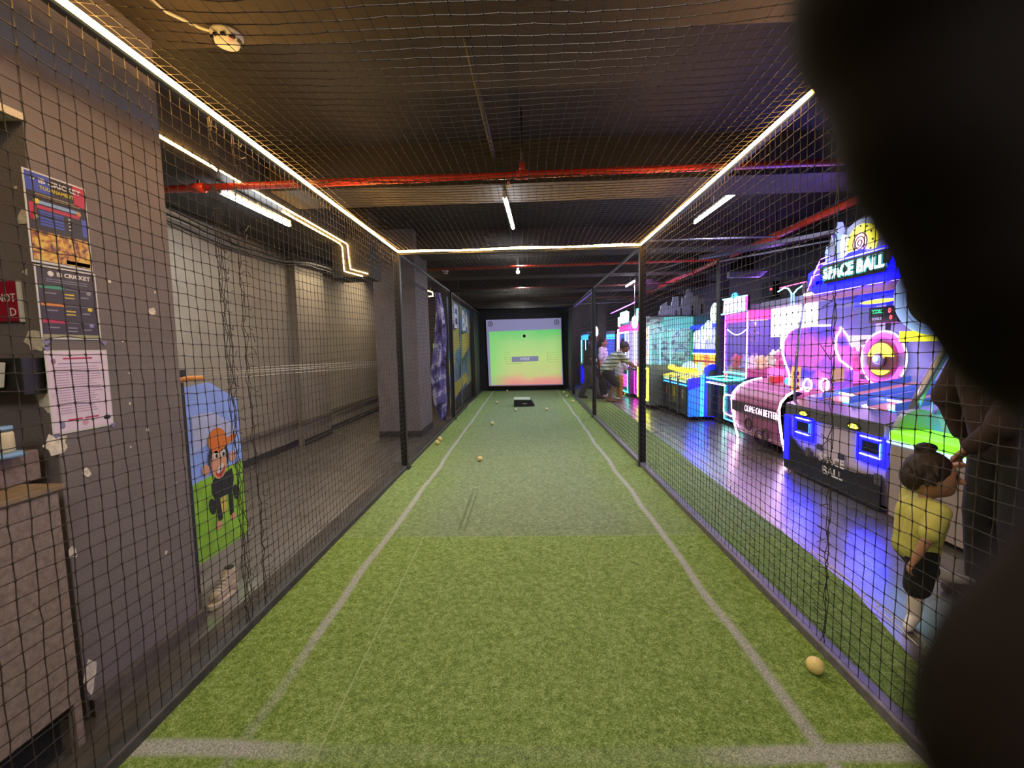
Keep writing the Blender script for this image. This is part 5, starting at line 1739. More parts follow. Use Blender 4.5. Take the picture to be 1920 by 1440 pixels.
neon([(x0 - .01, y1 - .03, .70), (x0 - .01, y1 - .03, .10), (x0 - .01, y0 + .02, .10)], M_teal, dm, .009)
a, b, c_, d_ = [at(u, v, 0, x0 - .012) for u, v in ((1358, 763), (1376, 768), (1376, 799), (1358, 791))]
neon([(x0 - .012, 7.62, .52), (x0 - .012, 7.14, .52), (x0 - .012, 7.10, .48), (x0 - .012, 7.10, .22), (x0 - .012, 7.14, .18), (x0 - .012, 7.62, .18), (x0 - .012, 7.66, .22), (x0 - .012, 7.66, .48)], M_pinkn, dm, .010, closed=True)
neon([(x0 - .012, 7.38, .46), (x0 - .012, 7.38, .25)], M_mag, dm, .006)
mq = [at(u, v, 0, 3.34) for u, v in ((1356, 562), (1402, 554), (1401, 581), (1354, 590))]
mqo = slab(mq, (.04, 0, 0), 'marquee', M_blk, dm)
slab([p + V((-.004, 0, 0)) + (sum(mq, V()) / 4 - p) * .12 for p in mq], (-.004, 0, 0), 'marquee_face', artwork('white_marquee_art', 'd0a8e8', 'ffffff', 'b8b8e0', 22, 1.5), mqo)
neon([p + V((-.01, 0, 0)) for p in (mq[0], mq[1])], M_cyan, mqo, .010)
neon([p + V((-.01, 0, 0)) for p in (mq[1], mq[2])], M_mag, mqo, .010)
neon([p + V((-.01, 0, 0)) for p in (mq[2], mq[3])], M_cyan, mqo, .010)
MB().ell((mq[0] + mq[1]) / 2 + Z1 * .03, (.03, .10, .05)).build('marquee_knob', M_sky, dm)
MB().cyl((3.42, 7.25, 1.97), (3.40, 7.25, 2.05), .02, .02, 8).build('marquee_stem', M_gun, dm)
castors(dm, x0 + .08, x1 - .08, y0 + .08, y1 - .08)
area_light('cabinet_light', (3.85, 7.34, 1.82), .5, .5, 3.5, (.85, .6, 1))

# ---- blue and yellow three-seat game
em_ = thing('arcade_machine', (3.5, 8.75, 0), 'blue three-player game with a yellow rail and orange and white backlit cabinet', 'arcade machine')
y0, y1 = 8.06, 9.46
x0 = 2.92
M_navy = mat('navy_plastic', '1c2350', .35)
MB().box(x0 + .02, 3.9, y0, y1, .07, .74).build('body', M_navy, em_, bevel=.008)
slab([(x0, y0 - .006, .07), (3.14, y0 - .006, .07), (3.14, y0 - .006, .76), (x0, y0 - .006, .76)], (0, .012, 0), 'side_panel', glow('azure_side_panel', (0.0, .16, .95), .9), em_)
slab([(x0, y0 - .008, .55), (3.14, y0 - .008, .62), (3.14, y0 - .008, .78), (x0, y0 - .008, .76)], (0, .002, 0), 'side_panel_top', M_blue, em_)
slab([(3.14, y0 - .008, .07), (3.22, y0 - .008, .07), (3.22, y0 - .008, .85), (3.14, y0 - .008, .80)], (0, .012, 0), 'side_light', glow('cyan_side_light', (.05, .6, 1.0), 1.1), em_)
arch = [(3.20, .07)] + [(3.36 + .15 * -math.cos(PI * i / 12), .90 + .12 * math.sin(PI * i / 12)) for i in range(13)] + [(3.51, .07)]
slab([(x, y0 - .05, z) for x, z in arch], (0, .10, 0), 'side_arch', M_bluemid, em_, .004)
arch2 = [(3.25, .08)] + [(3.36 + .11 * -math.cos(PI * i / 12), .84 + .09 * math.sin(PI * i / 12)) for i in range(13)] + [(3.47, .08)]
slab([(x, y0 - .056, z) for x, z in arch2], (0, .01, 0), 'arch_panel', mat('slate_panel', '3d4a62', .4), em_)
st_ = (y1 - y0) / 3
for k in range(3):
    a, b = y0 + st_ * k + .03, y0 + st_ * (k + 1) - .03
    MB().box(x0 - .01, x0 + .02, a, b, .10, .60).build('station_panel', mat('dark_slate_panel', '252b3c', .35), em_, bevel=.006)
    MB().box(x0 - .02, x0 - .009, a + .02, b - .02, .68, .73).build('station_label', glow('pale_lime_label', (.55, .95, .5), .9), em_)
    MB().box(x0 - .015, x0 - .008, a, b, .62, .645).build('station_stripe', M_sky, em_)
    MB().box(x0 - .015, x0 - .009, (a + b) / 2 - .03, (a + b) / 2 + .03, .38, .55).build('ticket_slot', mat(['pale_slot', 'amber_slot', 'copper_slot'][k], ['9aa0b4', 'c09a2c', 'b06a3c'][k], .4), em_)
    MB().box(x0 - .03, x0 + .02, b, b + .06, .07, .78).build('station_post', M_gun, em_, bevel=.006)
slab([(x0 - .03, y0, .74), (x0 - .03, y1, .74), (3.4, y1, .84), (3.4, y0, .84)], (0, 0, .02), 'deck', artwork('yellow_blue_deck', '2a48b0', 'd8cc30', 'ece26a', 7, .45), em_)
MB().tube([(3.10, y0 + .10, .90), (3.02, y0 + .25, .90), (2.98, y0 + .7, .90), (3.0, y1 - .15, .92), (3.10, y1 - .02, .92)], .048, 12).build('yellow_rail', M_yelp, em_)
MB().ell((3.3, y0 + 1.0, .92), (.14, .18, .12), 16, 8).build('clear_dome', mat('pale_blue_dome', 'b4d4f0', .1, emit=('b4d4f0', .4)), em_)
xb2 = 3.52
MB().box(xb2, 4.2, y0 + .1, y1, .74, 1.98).build('cabinet', M_navy, em_, bevel=.01)
yl0, yl1 = y0 + .12, y1 - .04
slab([(xb2 - .006, yl0, 1.47), (xb2 - .006, yl1, 1.47), (xb2 - .006, yl1, 1.60), (xb2 - .006, yl1 - .1, 1.66), (xb2 - .006, yl0, 1.69)][:5], (.005, 0, 0), 'white_screen',
     artwork('white_lilac_screen', '6a68e0', 'c4c4ff', 'ffffff', 5, .95, (1, 3.5, .3)), em_)
slab([(xb2 - .006, yl0, 1.28), (xb2 - .006, yl1, 1.28), (xb2 - .006, yl1, 1.47), (xb2 - .006, yl0, 1.47)], (.005, 0, 0), 'white_screen', artwork('white_lilac_screen'.replace('white', 'striped'), '6a68e0', 'b8b8ff', 'ffffff', 6, .9, (1, 5, .3)), em_)
slab([(xb2 - .010, yl0, 1.20), (xb2 - .010, yl1, 1.20), (xb2 - .010, yl1, 1.28), (xb2 - .010, yl0, 1.28)], (.005, 0, 0), 'blue_band', M_bluemid, em_)
neon([(xb2 - .012, yl0, 1.19), (xb2 - .012, yl1, 1.19)], M_wht, em_, .008)
slab([(xb2 - .006, yl0, .84), (xb2 - .006, yl1, .84), (xb2 - .006, yl1, 1.18), (xb2 - .006, yl0, 1.18)], (.005, 0, 0), 'orange_panel', artwork('orange_yellow_panel', 'd84a1c', 'f0902c', 'f4d23c', 4, .9, (1, 2, .3)), em_)
slab([(xb2 - .012, yl0, 1.02), (xb2 - .012, yl1, 1.02), (xb2 - .012, yl1, 1.06), (xb2 - .012, yl0, 1.06)], (.005, 0, 0), 'red_band', mat('brick_red_band', '9a2c1c', .4, emit=('9a2c1c', .4)), em_)
for y, m in ((y0 + .95, M_teal), (y0 + .42, glow('rose_neon', (1, .25, .5), 1.8))):
    neon([(xb2 - .02, y - .07, .86), (xb2 - .02, y + .07, .86), (xb2 - .02, y + .07, 1.0), (xb2 - .02, y - .07, 1.0)], m, em_, .012, closed=True)
MB().box(xb2 - .04, xb2, y1 - .02, y1 + .03, .8, 1.7).build('green_frame', mat('green_frame', '1c8a5c', .4, emit=('1c8a5c', .5)), em_)
ch = at(1325, 622, 0, 3.44)
MB().ell(ch + V((0, .05, 0)), (.06, .25, .15), 18, 10).ell(ch + V((-.02, -.12, .10)), (.05, .13, .11), 14, 8).ell(ch + V((-.02, .22, -.02)), (.04, .12, .07), 14, 8).build(
    'cloud_topper', artwork('white_blue_topper', '3f7ae0', 'd8f0ff', 'ffffff', 7, .9), em_)
MB().box(3.46, 3.52, y0 + .0, y1, 1.68, 1.76).build('topper_base', M_bluemid, em_, bevel=.01)
MB().ell(at(1340, 588, 0, 3.5), (.05, .16, .2), 14, 8).build('star_topper', glow('mint_white_topper', (.7, 1.0, .8), 1.4), em_)
castors(em_, x0 + .08, 3.8, y0 + .08, y1 - .08)
area_light('cabinet_light', (3.35, 8.8, 1.6), .3, 1.0, 3, (.7, .8, 1))

# ---- teal glass tower with skyline
tm = thing('arcade_machine', (3.2, 10.0, 0), 'grey machine with teal glass walls and a grey city skyline cut-out on top', 'arcade machine')
x0, x1, y0, y1 = 2.66, 3.95, 9.62, 10.5
MB().box(x0, x1, y0, y1, .07, .95).build('body', mat('pale_grey_green_plastic', '7f8a86', .4), tm, bevel=.01)
slab([(x0 + .02, y0 - .006, .95), (x1, y0 - .006, .95), (x1, y0 - .006, 1.95), (x0 + .30, y0 - .006, 1.95), (x0 + .1, y0 - .006, 1.85), (x0 + .02, y0 - .006, 1.6)], (0, .006, 0), 'side_glass', M_tealglass, tm)
slab([(x0 + .3, y0 - .01, 1.72), (x1, y0 - .01, 1.72), (x1, y0 - .01, 1.97), (x0 + .3, y0 - .01, 1.97)], (0, .012, 0), 'header', glow('teal_header', (.12, .50, .52), .7), tm)
MB().box(x0, x1, y1 - .03, y1, .95, 1.97).build('back_panel', artwork('prize_wall', '76748c', 'c8c8d8', '8ac4c0', 9, .42), tm)
for u_ in (x0 + .02, x0 + .22, x0 + .44):
    neon([(u_, y0 - .01, .95), (u_, y0 - .01, 1.72 if u_ > x0 + .3 else 1.62)], glow('teal_tube', (.25, .75, .75), 1.0), tm, .016)
MB().box(x0, x1, y0, y1, 1.97, 2.0).build('top', M_gun, tm)
slab([(x0 - .01, y0 + .1, .20), (x0 - .01, y1, .20), (x0 - .01, y1, .85), (x0 - .01, y0 + .1, .85)], (.01, 0, 0), 'yellow_frame_panel', artwork('yellow_frame_art', '6a5a20', 'd8cc50', 'f4f0a0', 6, .5), tm)
neon([(x0 - .02, y0 + .08, .18), (x0 - .02, y1 + .02, .18), (x0 - .02, y1 + .02, .86), (x0 - .02, y0 + .08, .86)], M_yeln, tm, .020, closed=True)
slab([(x0 - .01, y0 + .05, .97), (x0 - .01, y1, .97), (x0 - .01, y1, 1.75), (x0 - .01, y0 + .05, 1.75)], (.01, 0, 0), 'front_window', artwork('white_prize_window', '7a72b0', 'e8e6ff', 'd8a850', 7, .9), tm)
neon([(x0 - .015, y0 + .03, .97), (x0 - .015, y0 + .03, 1.78)], M_whtp, tm, .010)
sky = []
for u, v in [(1234, 605), (1240, 572), (1251, 566), (1251, 573), (1259, 573), (1262, 557), (1272, 555), (1273, 575), (1277, 575), (1279, 558), (1285, 558), (1287, 545), (1292, 541), (1294, 548), (1300, 548),
             (1300, 555), (1310, 556), (1311, 562), (1321, 558), (1322, 585), (1322, 600)]:
    p = at(u, v, 1, y0 + .02)
    sky.append(V((p.x, y0 + .02, max(p.z, 1.98))))
slab(sky, (0, .03, 0), 'skyline', mat('grey_skyline_board', 'c0c0d8', .5), tm)
for u, v0, v1 in ((1267, 582, 600), (1276, 578, 600), (1297, 573, 600), (1314, 570, 600)):
    a, b = at(u, v0, 1, y0 + .01), at(u + 2.4, v1, 1, y0 + .01)
    MB().box(a.x, b.x, y0 + .005, y0 + .02, 2.0, a.z).build('skyline_window', M_blk, tm)
castors(tm, x0 + .08, x1 - .08, y0 + .08, y1 - .08)
area_light('cabinet_light', (3.3, 10.05, 1.9), .8, .6, 4, (.7, .95, .95))


# ---- farther claw machines along the aisle
def cabinet(label, x0, x1, y0, y1, back, head, desk, edge, marq, mq_col, z1=1.92, lum=3, lc=(.8, .8, 1)):
    t = thing('arcade_machine', ((x0 + x1) / 2, (y0 + y1) / 2, 0), label, 'arcade machine')
    MB().box(x0 + .02, x1, y0, y1, .07, .82).build('body', mat('violet_grey_plastic', '5a5478', .4), t, bevel=.01)
    MB().box(x0 + .03, x1, y0, y1, z1 - .02, z1 + .1).build('top_box', M_lav, t, bevel=.01)
    slab([(x0, y0, z1 - .16), (x0, y1, z1 - .16), (x0, y1, z1), (x0, y0, z1)], (.03, 0, 0), 'header', head, t)
    slab([(x0, y0 - .005, z1 - .16), (x1, y0 - .005, z1 - .16), (x1, y0 - .005, z1), (x0, y0 - .005, z1)], (0, .02, 0), 'header', head, t)
    slab([(x0 + .02, y0, .82), (x0 + .02, y1, .82), (x0 + .02, y1, z1 - .16), (x0 + .02, y0, z1 - .16)], (.005, 0, 0), 'front_glass', M_glass, t)
    slab([(x0 + .02, y0, .82), (x1, y0, .82), (x1, y0, z1 - .16), (x0 + .02, y0, z1 - .16)], (0, .005, 0), 'side_glass', M_glass, t)
    MB().box(x1 - .03, x1, y0, y1, .82, z1).build('back_panel', back, t)
    MB().box(x0 + .25, x1, y1 - .03, y1, .82, z1).build('back_panel', back, t)
    MB().ell(((x0 + x1) / 2, (y0 + y1) / 2, .86), ((x1 - x0) * .42, (y1 - y0) * .42, .12), 16, 8).build('prize_bed', artwork('mixed_prizes', 'c05a80', 'e8dcc0', '7a86d0', 18, .15), t)
    neon([(x0, y0, .82), (x0, y0, z1 - .16)], edge, t, .010)
    neon([(x0, y1, .82), (x0, y1, z1 - .16)], edge, t, .010)
    neon([(x0 - .01, y0 + .03, .12), (x0 - .01, y1 - .03, .12), (x0 - .01, y1 - .03, .74), (x0 - .01, y0 + .03, .74)], desk, t, .012, closed=True)
    MB().box(x0 - .14, x0 + .03, y0 + .05, y1 - .05, .74, .80).build('desk', M_gun, t, bevel=.01)
    slab([(x0 - .005, y0 + .2, .25), (x0 - .005, y1 - .2, .25), (x0 - .005, y1 - .2, .6), (x0 - .005, y0 + .2, .6)], (.01, 0, 0), 'coin_panel', mq_col, t)
    if marq:
        MB().box(x0, x0 + .05, y0 + .15, y1 - .25, z1 + .10, z1 + .36).build('marquee', artwork('pale_marquee_art', 'a8d8e0', 'ffffff', 'ffffff', 9, 1.8), t)
        neon([(x0 - .01, y0 + .13, z1 + .09), (x0 - .01, y1 - .23, z1 + .09), (x0 - .01, y1 - .23, z1 + .37), (x0 - .01, y0 + .13, z1 + .37)], marq, t, .014, closed=True)
    castors(t, x0 + .1, x1 - .08, y0 + .08, y1 - .08)
    area_light('cabinet_light', ((x0 + x1) / 2, (y0 + y1) / 2, z1 - .05), .5, .6, lum, lc)
    return t


cabinet('claw machine with magenta header beside the teal glass tower, near the bending man', 2.86, 3.7, 10.75, 11.75, glow('pale_violet_back2', srgb('a89ae0'), .8), M_mag, M_mag, M_pinkn, M_teal, M_magdim)
cabinet('claw machine with rose header and blue-white glass just beyond the bending man', 2.72, 3.6, 11.85, 13.0, glow('pale_blue_back', srgb('98a4e8'), .8), M_rosehead, M_teal, M_vio, M_cyan, M_magdim)
cabinet('distant blue lit cabinet behind the standing man in black', 1.95, 2.9, 14.5, 15.6, glow('deep_blue_back', srgb('4a58d8'), .7), M_sky, M_blue, M_cyan, None, M_bluemid, 1.75)
cabinet('far pale cabinet between the two standing people', 3.12, 3.9, 14.0, 15.2, glow('white_blue_back', srgb('b0c0f0'), .9), M_whtp, M_yeln, M_wht, M_wht, M_bluemid)
# violet strip on the distant ceiling and small hanging oval lamps
vs_ = thing('led_strip', (2.4, 12, 2.6), 'thin violet light strip under the ceiling at the far right', 'light strip')
MB().tube([at(1145, 588, 0, 2.55), at(1190, 567, 0, 2.55)], .012, 6).build('light_tube', M_vio, vs_)
v2 = thing('led_strip', (1.31, 12, 2.5), 'short violet glow strip along the far right top rail', 'light strip')
MB().tube([(1.35, 9.0, 2.455), (1.35, 12.2, 2.455)], .008, 6).build('light_tube', glow('violet_dim_neon', (.25, .15, 1.0), 1.2), v2)
for u, v, y, lb in ((1190, 604, 10.6, 'small white oval lamp hanging on a thin stem above the magenta claw machine'), (1117, 622, 12.8, 'white oval lamp beside the second right post, above the woman')):
    p = at(u, v, 1, y)
    t = thing('hanging_lamp', p, lb, 'lamp')
    MB().ell(p, (.07, .03, .15), 16, 10).build('shade', M_wht, t)
    MB().tube([p + Z1 * .14, (p.x, p.y, 3.24)], .010, 6).build('stem', M_sil, t)
bl = thing('speaker_box', (4.2, 6.3, 2.0), 'dark box with a red light on the wall behind the pink machine', 'speaker box')
q0, q1 = at(1435, 532, 0, 4.68), at(1455, 556, 0, 4.68)
MB().box(4.62, 4.745, q1.y, q0.y, q1.z, q0.z).build('casing', M_blk, bl, bevel=.01)
MB().ell((4.61, q1.y + .05, (q0.z + q1.z) / 2), .02, 10, 6).build('indicator', M_redn, bl)
# invisible purple lights added to tint the ceiling and brighten the arcade
area_light('unseen_arcade_fill', (4.3, 4.3, 3.1), .3, 2.0, 16, (.35, .22, 1.0), direction=(-.3, 0, -1))
area_light('violet_ceiling_tint', (3.2, 4.2, 2.62), .3, 1.2, 9, (.30, .16, 1.0), direction=(-.75, .1, .6))
area_light('violet_ceiling_tint', (3.5, 7.0, 2.3), .3, 1.2, 5, (.45, .2, 1.0), direction=(-.6, .1, .7))
area_light('unseen_arcade_fill', (3.2, 11.5, 3.1), .3, 2.0, 10, (.6, .25, 1.0))

# ---------------------------------------------------------------- people
def hand_mb(m, w, d, up, s, curl=.35, thumb=1):
    """palm and five digits from wrist w along d; up = back of the hand; s = hand length"""
    d = V(d).normalized()
    up = (V(up) - d * V(up).dot(d)).normalized()
    sd = d.cross(up) * thumb
    w = V(w)
    k = s / .18
    for q in (-.028, -.010, .010, .028):
        m.cap(w + d * .012 * k + sd * q * .6 * k, w + d * .088 * k + sd * q * k, .016 * k, .013 * k, 8)
    for i, (q, ln) in enumerate(((-.031, .060), (-.011, .072), (.010, .078), (.030, .070))):
        p0 = w + d * .088 * k + sd * q * k
        a = curl
        p1 = p0 + (d * math.cos(a) - up * math.sin(a)) * ln * .45 * k + sd * q * .08 * k
        a2 = curl * 2.3
        p2 = p1 + (d * math.cos(a2) - up * math.sin(a2)) * ln * .32 * k
        a3 = curl * 3.2
        p3 = p2 + (d * math.cos(a3) - up * math.sin(a3)) * ln * .25 * k
        m.cap(p0, p1, .0095 * k, .009 * k, 8)
        m.cap(p1, p2, .009 * k, .008 * k, 8)
        m.cap(p2, p3, .008 * k, .0068 * k, 8)
    t0 = w + d * .03 * k + sd * .03 * k
    t1 = t0 + (d * .75 + sd * .65 - up * .3).normalized() * .038 * k
    t2 = t1 + (d * .95 + sd * .25 - up * .35).normalized() * .032 * k
    m.cap(t0, t1, .013 * k, .0105 * k, 8)
    m.cap(t1, t2, .0105 * k, .008 * k, 8)


def person(label, loc, H, heading, J, look=None, skin='8a5a40', hair='16110f', shirt='202024', shirt_kw=None, legs='25232a', leg_len='long', sleeve='short',
           hair_long=False, bun=False, headk=1.0, shoes=None, shoe_sole=None, barefoot=False, voxel=.011, group=None, hand_up=(0, 0, 1), curl=.4, stripes=None, extra=None, fat=1.0):
    f = V((math.cos(heading), math.sin(heading), 0))
    s = Z1.cross(f)
    o = V(loc)

    def W(p):
        return o + (f * p[0] + s * p[1] + Z1 * p[2]) * H

    r = thing('person', loc, label, 'person', group)
    P = {k: W(v) for k, v in J.items()}
    ms_ = mat('skin_' + skin, skin, .55)
    hr = .066 * H * headk
    hd = V(look).normalized() if look else f
    hs = Z1.cross(hd).normalized()
    hu = hd.cross(-hs).normalized()
    if hu.z < 0:
        hu = -hu
    hc = P['head']
    b = MB()
    # trunk
    b.cap(P['pelvis'] - s * .035 * H, P['pelvis'] + s * .035 * H, .068 * H * fat, .068 * H * fat)
    b.cap(P['pelvis'] - s * .02 * H, P['chest'] - s * .045 * H, .062 * H * fat, .068 * H * fat)
    b.cap(P['pelvis'] + s * .02 * H, P['chest'] + s * .045 * H, .062 * H * fat, .068 * H * fat)
    b.cap(P['chest'], P['neck'], .06 * H, .034 * H)
    b.cap(P['shL'], P['shR'], .036 * H, .036 * H)
    b.cap(P['neck'], hc - hu * hr * .6, .031 * H, .030 * H)
    rot = Matrix((hd, hs, hu)).transposed()
    b.ell(hc, (hr * 1.0, hr * .80, hr * 1.15), 18, 12, rot=rot)
    b.ell(hc + hd * hr * .35 - hu * hr * .55, (hr * .6, hr * .5, hr * .5), 14, 8, rot=rot)
    b.cap(hc + hd * hr * .92 + hu * hr * .1, hc + hd * hr * 1.16 - hu * hr * .18, hr * .10, hr * .15, 8)
    for q in (-1, 1):
        b.ell(hc + hs * hr * .80 * q - hu * hr * .05, (hr * .16, hr * .10, hr * .27), 10, 6, rot=rot)
    for e_ in 'LR':
        b.cap(P['sh' + e_], P['el' + e_], .030 * H * fat, .024 * H * fat)
        b.cap(P['el' + e_], P['ha' + e_], .024 * H * fat, .016 * H * fat)
        d = (P['ha' + e_] - P['el' + e_])
        hand_mb(b, P['ha' + e_], d, V(hand_up), .105 * H, curl, 1 if e_ == 'R' else -1)
        b.cap(P['hip' + e_], P['kn' + e_], .050 * H * fat, .034 * H * fat)
        b.cap(P['kn' + e_], P['an' + e_], .036 * H * fat, .021 * H * fat)
        if barefoot or shoes is None:
            toe = P['toe' + e_]
            b.cap(P['an' + e_] + Z1 * 0, toe, .023 * H, .017 * H)
    bo = blob(b, 'body', ms_, r, voxel, 4)
    # face
    for q in (-1, 1):
        MB().ell(hc + hd * hr * .90 + hs * hr * .32 * q + hu * hr * .08, (hr * .08, hr * .13, hr * .09), 8, 6, rot=rot).build('eye', mat('dark_eye', '1a1210', .3), bo)
        MB().tube([hc + hd * hr * .90 + hs * hr * .18 * q + hu * hr * .26, hc + hd * hr * .88 + hs * hr * .48 * q + hu * hr * .26], hr * .05, 5).build('eyebrow', mat('hair_' + hair, hair, .7), bo)
    MB().ell(hc + hd * hr * .93 - hu * hr * .50, (hr * .07, hr * .24, hr * .07), 10, 6, rot=rot).build('mouth', mat('lip_brown', '7a3f38', .5), bo)
    # hair
    h = MB()
    h.ell(hc - hd * hr * .16 + hu * hr * .30, (hr * 1.0, hr * .93, hr * 1.04), 18, 12, rot=rot)
    if hair_long:
        h.ell(hc - hd * hr * .55 - hu * hr * .2, (hr * .6, hr * .85, hr * 1.0), 14, 10, rot=rot)
        h.cap(hc - hd * hr * .6 - hu * hr * .5, P['neck'] - hd * .06 * H, hr * .6, hr * .4)
    if bun:
        h.ell(hc - hd * hr * .35 + hu * hr * 1.35, hr * .42, 12, 8)
        h.ell(hc - hd * hr * .75 - hu * hr * .1, (hr * .6, hr * .8, hr * .8), 12, 8, rot=rot)
        rh = random.Random(9)
        for _ in range(70):
            a_, b_ = rh.uniform(1.2, 5.1), rh.uniform(-.35, 1.3)
            dd = (hd * math.cos(a_) + hs * math.sin(a_)) * math.cos(b_) + hu * math.sin(b_)
            p0 = hc - hd * hr * .18 + hu * hr * .28 + dd * hr * .92
            h.cap(p0, p0 + (dd * .16 - hu * .30 + hs * rh.uniform(-.2, .2)) * hr, hr * .13, hr * .05, 7)
    blob(h, 'hair', mat('hair_' + hair, hair, .7, bump=.6, bscale=120), r, voxel, 2)
    # shirt
    g = .011 * H
    t = MB()
    t.cap(P['pelvis'] - s * .03 * H + Z1 * .0, P['pelvis'] + s * .03 * H, .070 * H * fat + g, .070 * H * fat + g)
    t.cap(P['pelvis'] - s * .025 * H, P['chest'] - s * .045 * H, .066 * H * fat + g, .070 * H * fat + g)
    t.cap(P['pelvis'] + s * .025 * H, P['chest'] + s * .045 * H, .066 * H * fat + g, .070 * H * fat + g)
    t.cap(P['chest'], P['neck'] - Z1 * .01 * H, .062 * H + g, .034 * H + g * .5)
    t.cap(P['shL'], P['shR'], .036 * H + g, .036 * H + g)
    for e_ in 'LR':
        q = P['sh' + e_].lerp(P['el' + e_], .8 if sleeve == 'short' else 1.0)
        t.cap(P['sh' + e_], q, .033 * H * fat + g, .036 * H * fat + g * .8)
        if sleeve == 'long':
            t.cap(P['el' + e_], P['el' + e_].lerp(P['ha' + e_], .9), .027 * H + g * .8, .021 * H + g * .6)
    sm_ = stripes or mat('cloth_' + shirt, shirt, .9, noise=.12, nscale=20, bump=.2)
    blob(t, 'shirt', sm_, r, voxel, 5)
    # trousers or shorts
    t = MB()
    t.cap(P['pelvis'] - s * .035 * H - Z1 * .01 * H, P['pelvis'] + s * .035 * H - Z1 * .01 * H, .070 * H * fat + g * .5, .070 * H * fat + g * .5)
    for e_ in 'LR':
        t.cap(P['hip' + e_], P['kn' + e_], .052 * H * fat + g, (.040 if leg_len == 'long' else .046) * H * fat + g)
        if leg_len == 'long':
            t.cap(P['kn' + e_], P['kn' + e_].lerp(P['an' + e_], .93), .038 * H * fat + g, .032 * H + g)
        if leg_len == 'wide':
            t.cap(P['kn' + e_], P['kn' + e_].lerp(P['an' + e_], .90), .058 * H + g, .040 * H + g)
    blob(t, 'trousers' if leg_len in ('long', 'wide') else 'shorts', mat('cloth_' + legs, legs, .9, noise=.2, nscale=12, bump=.2), r, voxel, 4)
    if shoes and not barefoot:
        for e_ in 'LR':
            a, b_ = P['an' + e_], P['toe' + e_]
            m = MB()
            m.cap(a + Z1 * .0, a + (b_ - a) * .4, .030 * H, .028 * H).cap(a + (b_ - a) * .4, b_, .028 * H, .022 * H)
            blob(m, 'shoe', mat('shoe_' + shoes, shoes, .6), r, voxel, 2)
    return r, P


def stand(lean=0.0, **kw):
    J = dict(pelvis=(0, 0, .53), chest=(lean * .6, 0, .73), neck=(lean * .85, 0, .83), head=(lean + .015, 0, .925), shL=(lean * .8, .105, .80), shR=(lean * .8, -.105, .80),
             elL=(lean * .6, .135, .635), elR=(lean * .6, -.135, .635), haL=(lean * .6 + .06, .14, .50), haR=(lean * .6 + .06, -.14, .50),
             hipL=(0, .05, .50), hipR=(0, -.05, .50), knL=(.02, .055, .28), knR=(.02, -.055, .28), anL=(0, .06, .035), anR=(0, -.06, .035),
             toeL=(.10, .07, .02), toeR=(.10, -.07, .02))
    J.update(kw)
    return J


# man in black polo with lanyard, striding to the right
pa_, PP = person('man in a black T-shirt with an orange lanyard walking beside the right net', (1.66, 11.65, 0), 1.70, -.15,
                 stand(.03, pelvis=(-.02, 0, .53), hipL=(-.02, .05, .50), hipR=(-.02, -.05, .50), knL=(-.03, .055, .27), anL=(-.14, .06, .04), toeL=(-.05, .07, .02), knR=(.08, -.055, .28), anR=(.13, -.06, .035),
                       toeR=(.22, -.06, .02), elR=(.0, -.13, .64), haR=(.10, -.13, .52), head=(.055, 0, .92)), look=(1, -.25, -.35), skin='6e4a38', shirt='1d1b20', legs='4a4a4e', shoes='2a2624')
MB().tube([PP['neck'] + V((.03, -.07, .02)), PP['chest'] + V((.10, -.12, -.02)), PP['chest'] + V((.12, -.11, -.18))], .010, 6).build('lanyard', mat('orange_lanyard', 'd86a3a', .5), pa_)
q = PP['chest'] + V((.125, -.12, -.22))
MB().box(q.x - .03, q.x + .03, q.y - .005, q.y + .005, q.z - .05, q.z + .04).build('badge', M_white, pa_)
# woman
person('woman in a white patterned blouse and dark loose trousers', (2.06, 11.95, 0), 1.60, -.5,
       stand(0.0, haL=(.03, .15, .47), haR=(.03, -.16, .47)), look=(1, -.5, -.1), skin='b0786a', hair='171214', shirt='c9bfd8', legs='201e26', leg_len='wide', hair_long=True, shoes='c8c0c4',
       stripes=artwork('white_floral_blouse', '9a90b0', 'd8d0e4', 'e8e2f0', 30, 0, rough=.9))


def stripe_mat(name, c1, c2, n):
    m = bpy.data.materials.new(name)
    m.use_nodes = True
    nt = m.node_tree
    b = nt.nodes['Principled BSDF']
    tc = nt.nodes.new('ShaderNodeTexCoord')
    wv = nt.nodes.new('ShaderNodeTexWave')
    wv.wave_type = 'BANDS'
    wv.bands_direction = 'Z'
    wv.inputs['Scale'].default_value = n
    wv.inputs['Distortion'].default_value = .4
    rp_ = nt.nodes.new('ShaderNodeValToRGB')
    rp_.color_ramp.elements[0].position = .12
    rp_.color_ramp.elements[1].position = .24
    rp_.color_ramp.elements[0].color = (*srgb(c2), 1)
    rp_.color_ramp.elements[1].color = (*srgb(c1), 1)
    nt.links.new(tc.outputs['Object'], wv.inputs[0])
    nt.links.new(wv.outputs['Fac'], rp_.inputs[0])
    nt.links.new(rp_.outputs[0], b.inputs['Base Color'])
    b.inputs['Roughness'].default_value = .9
    return m


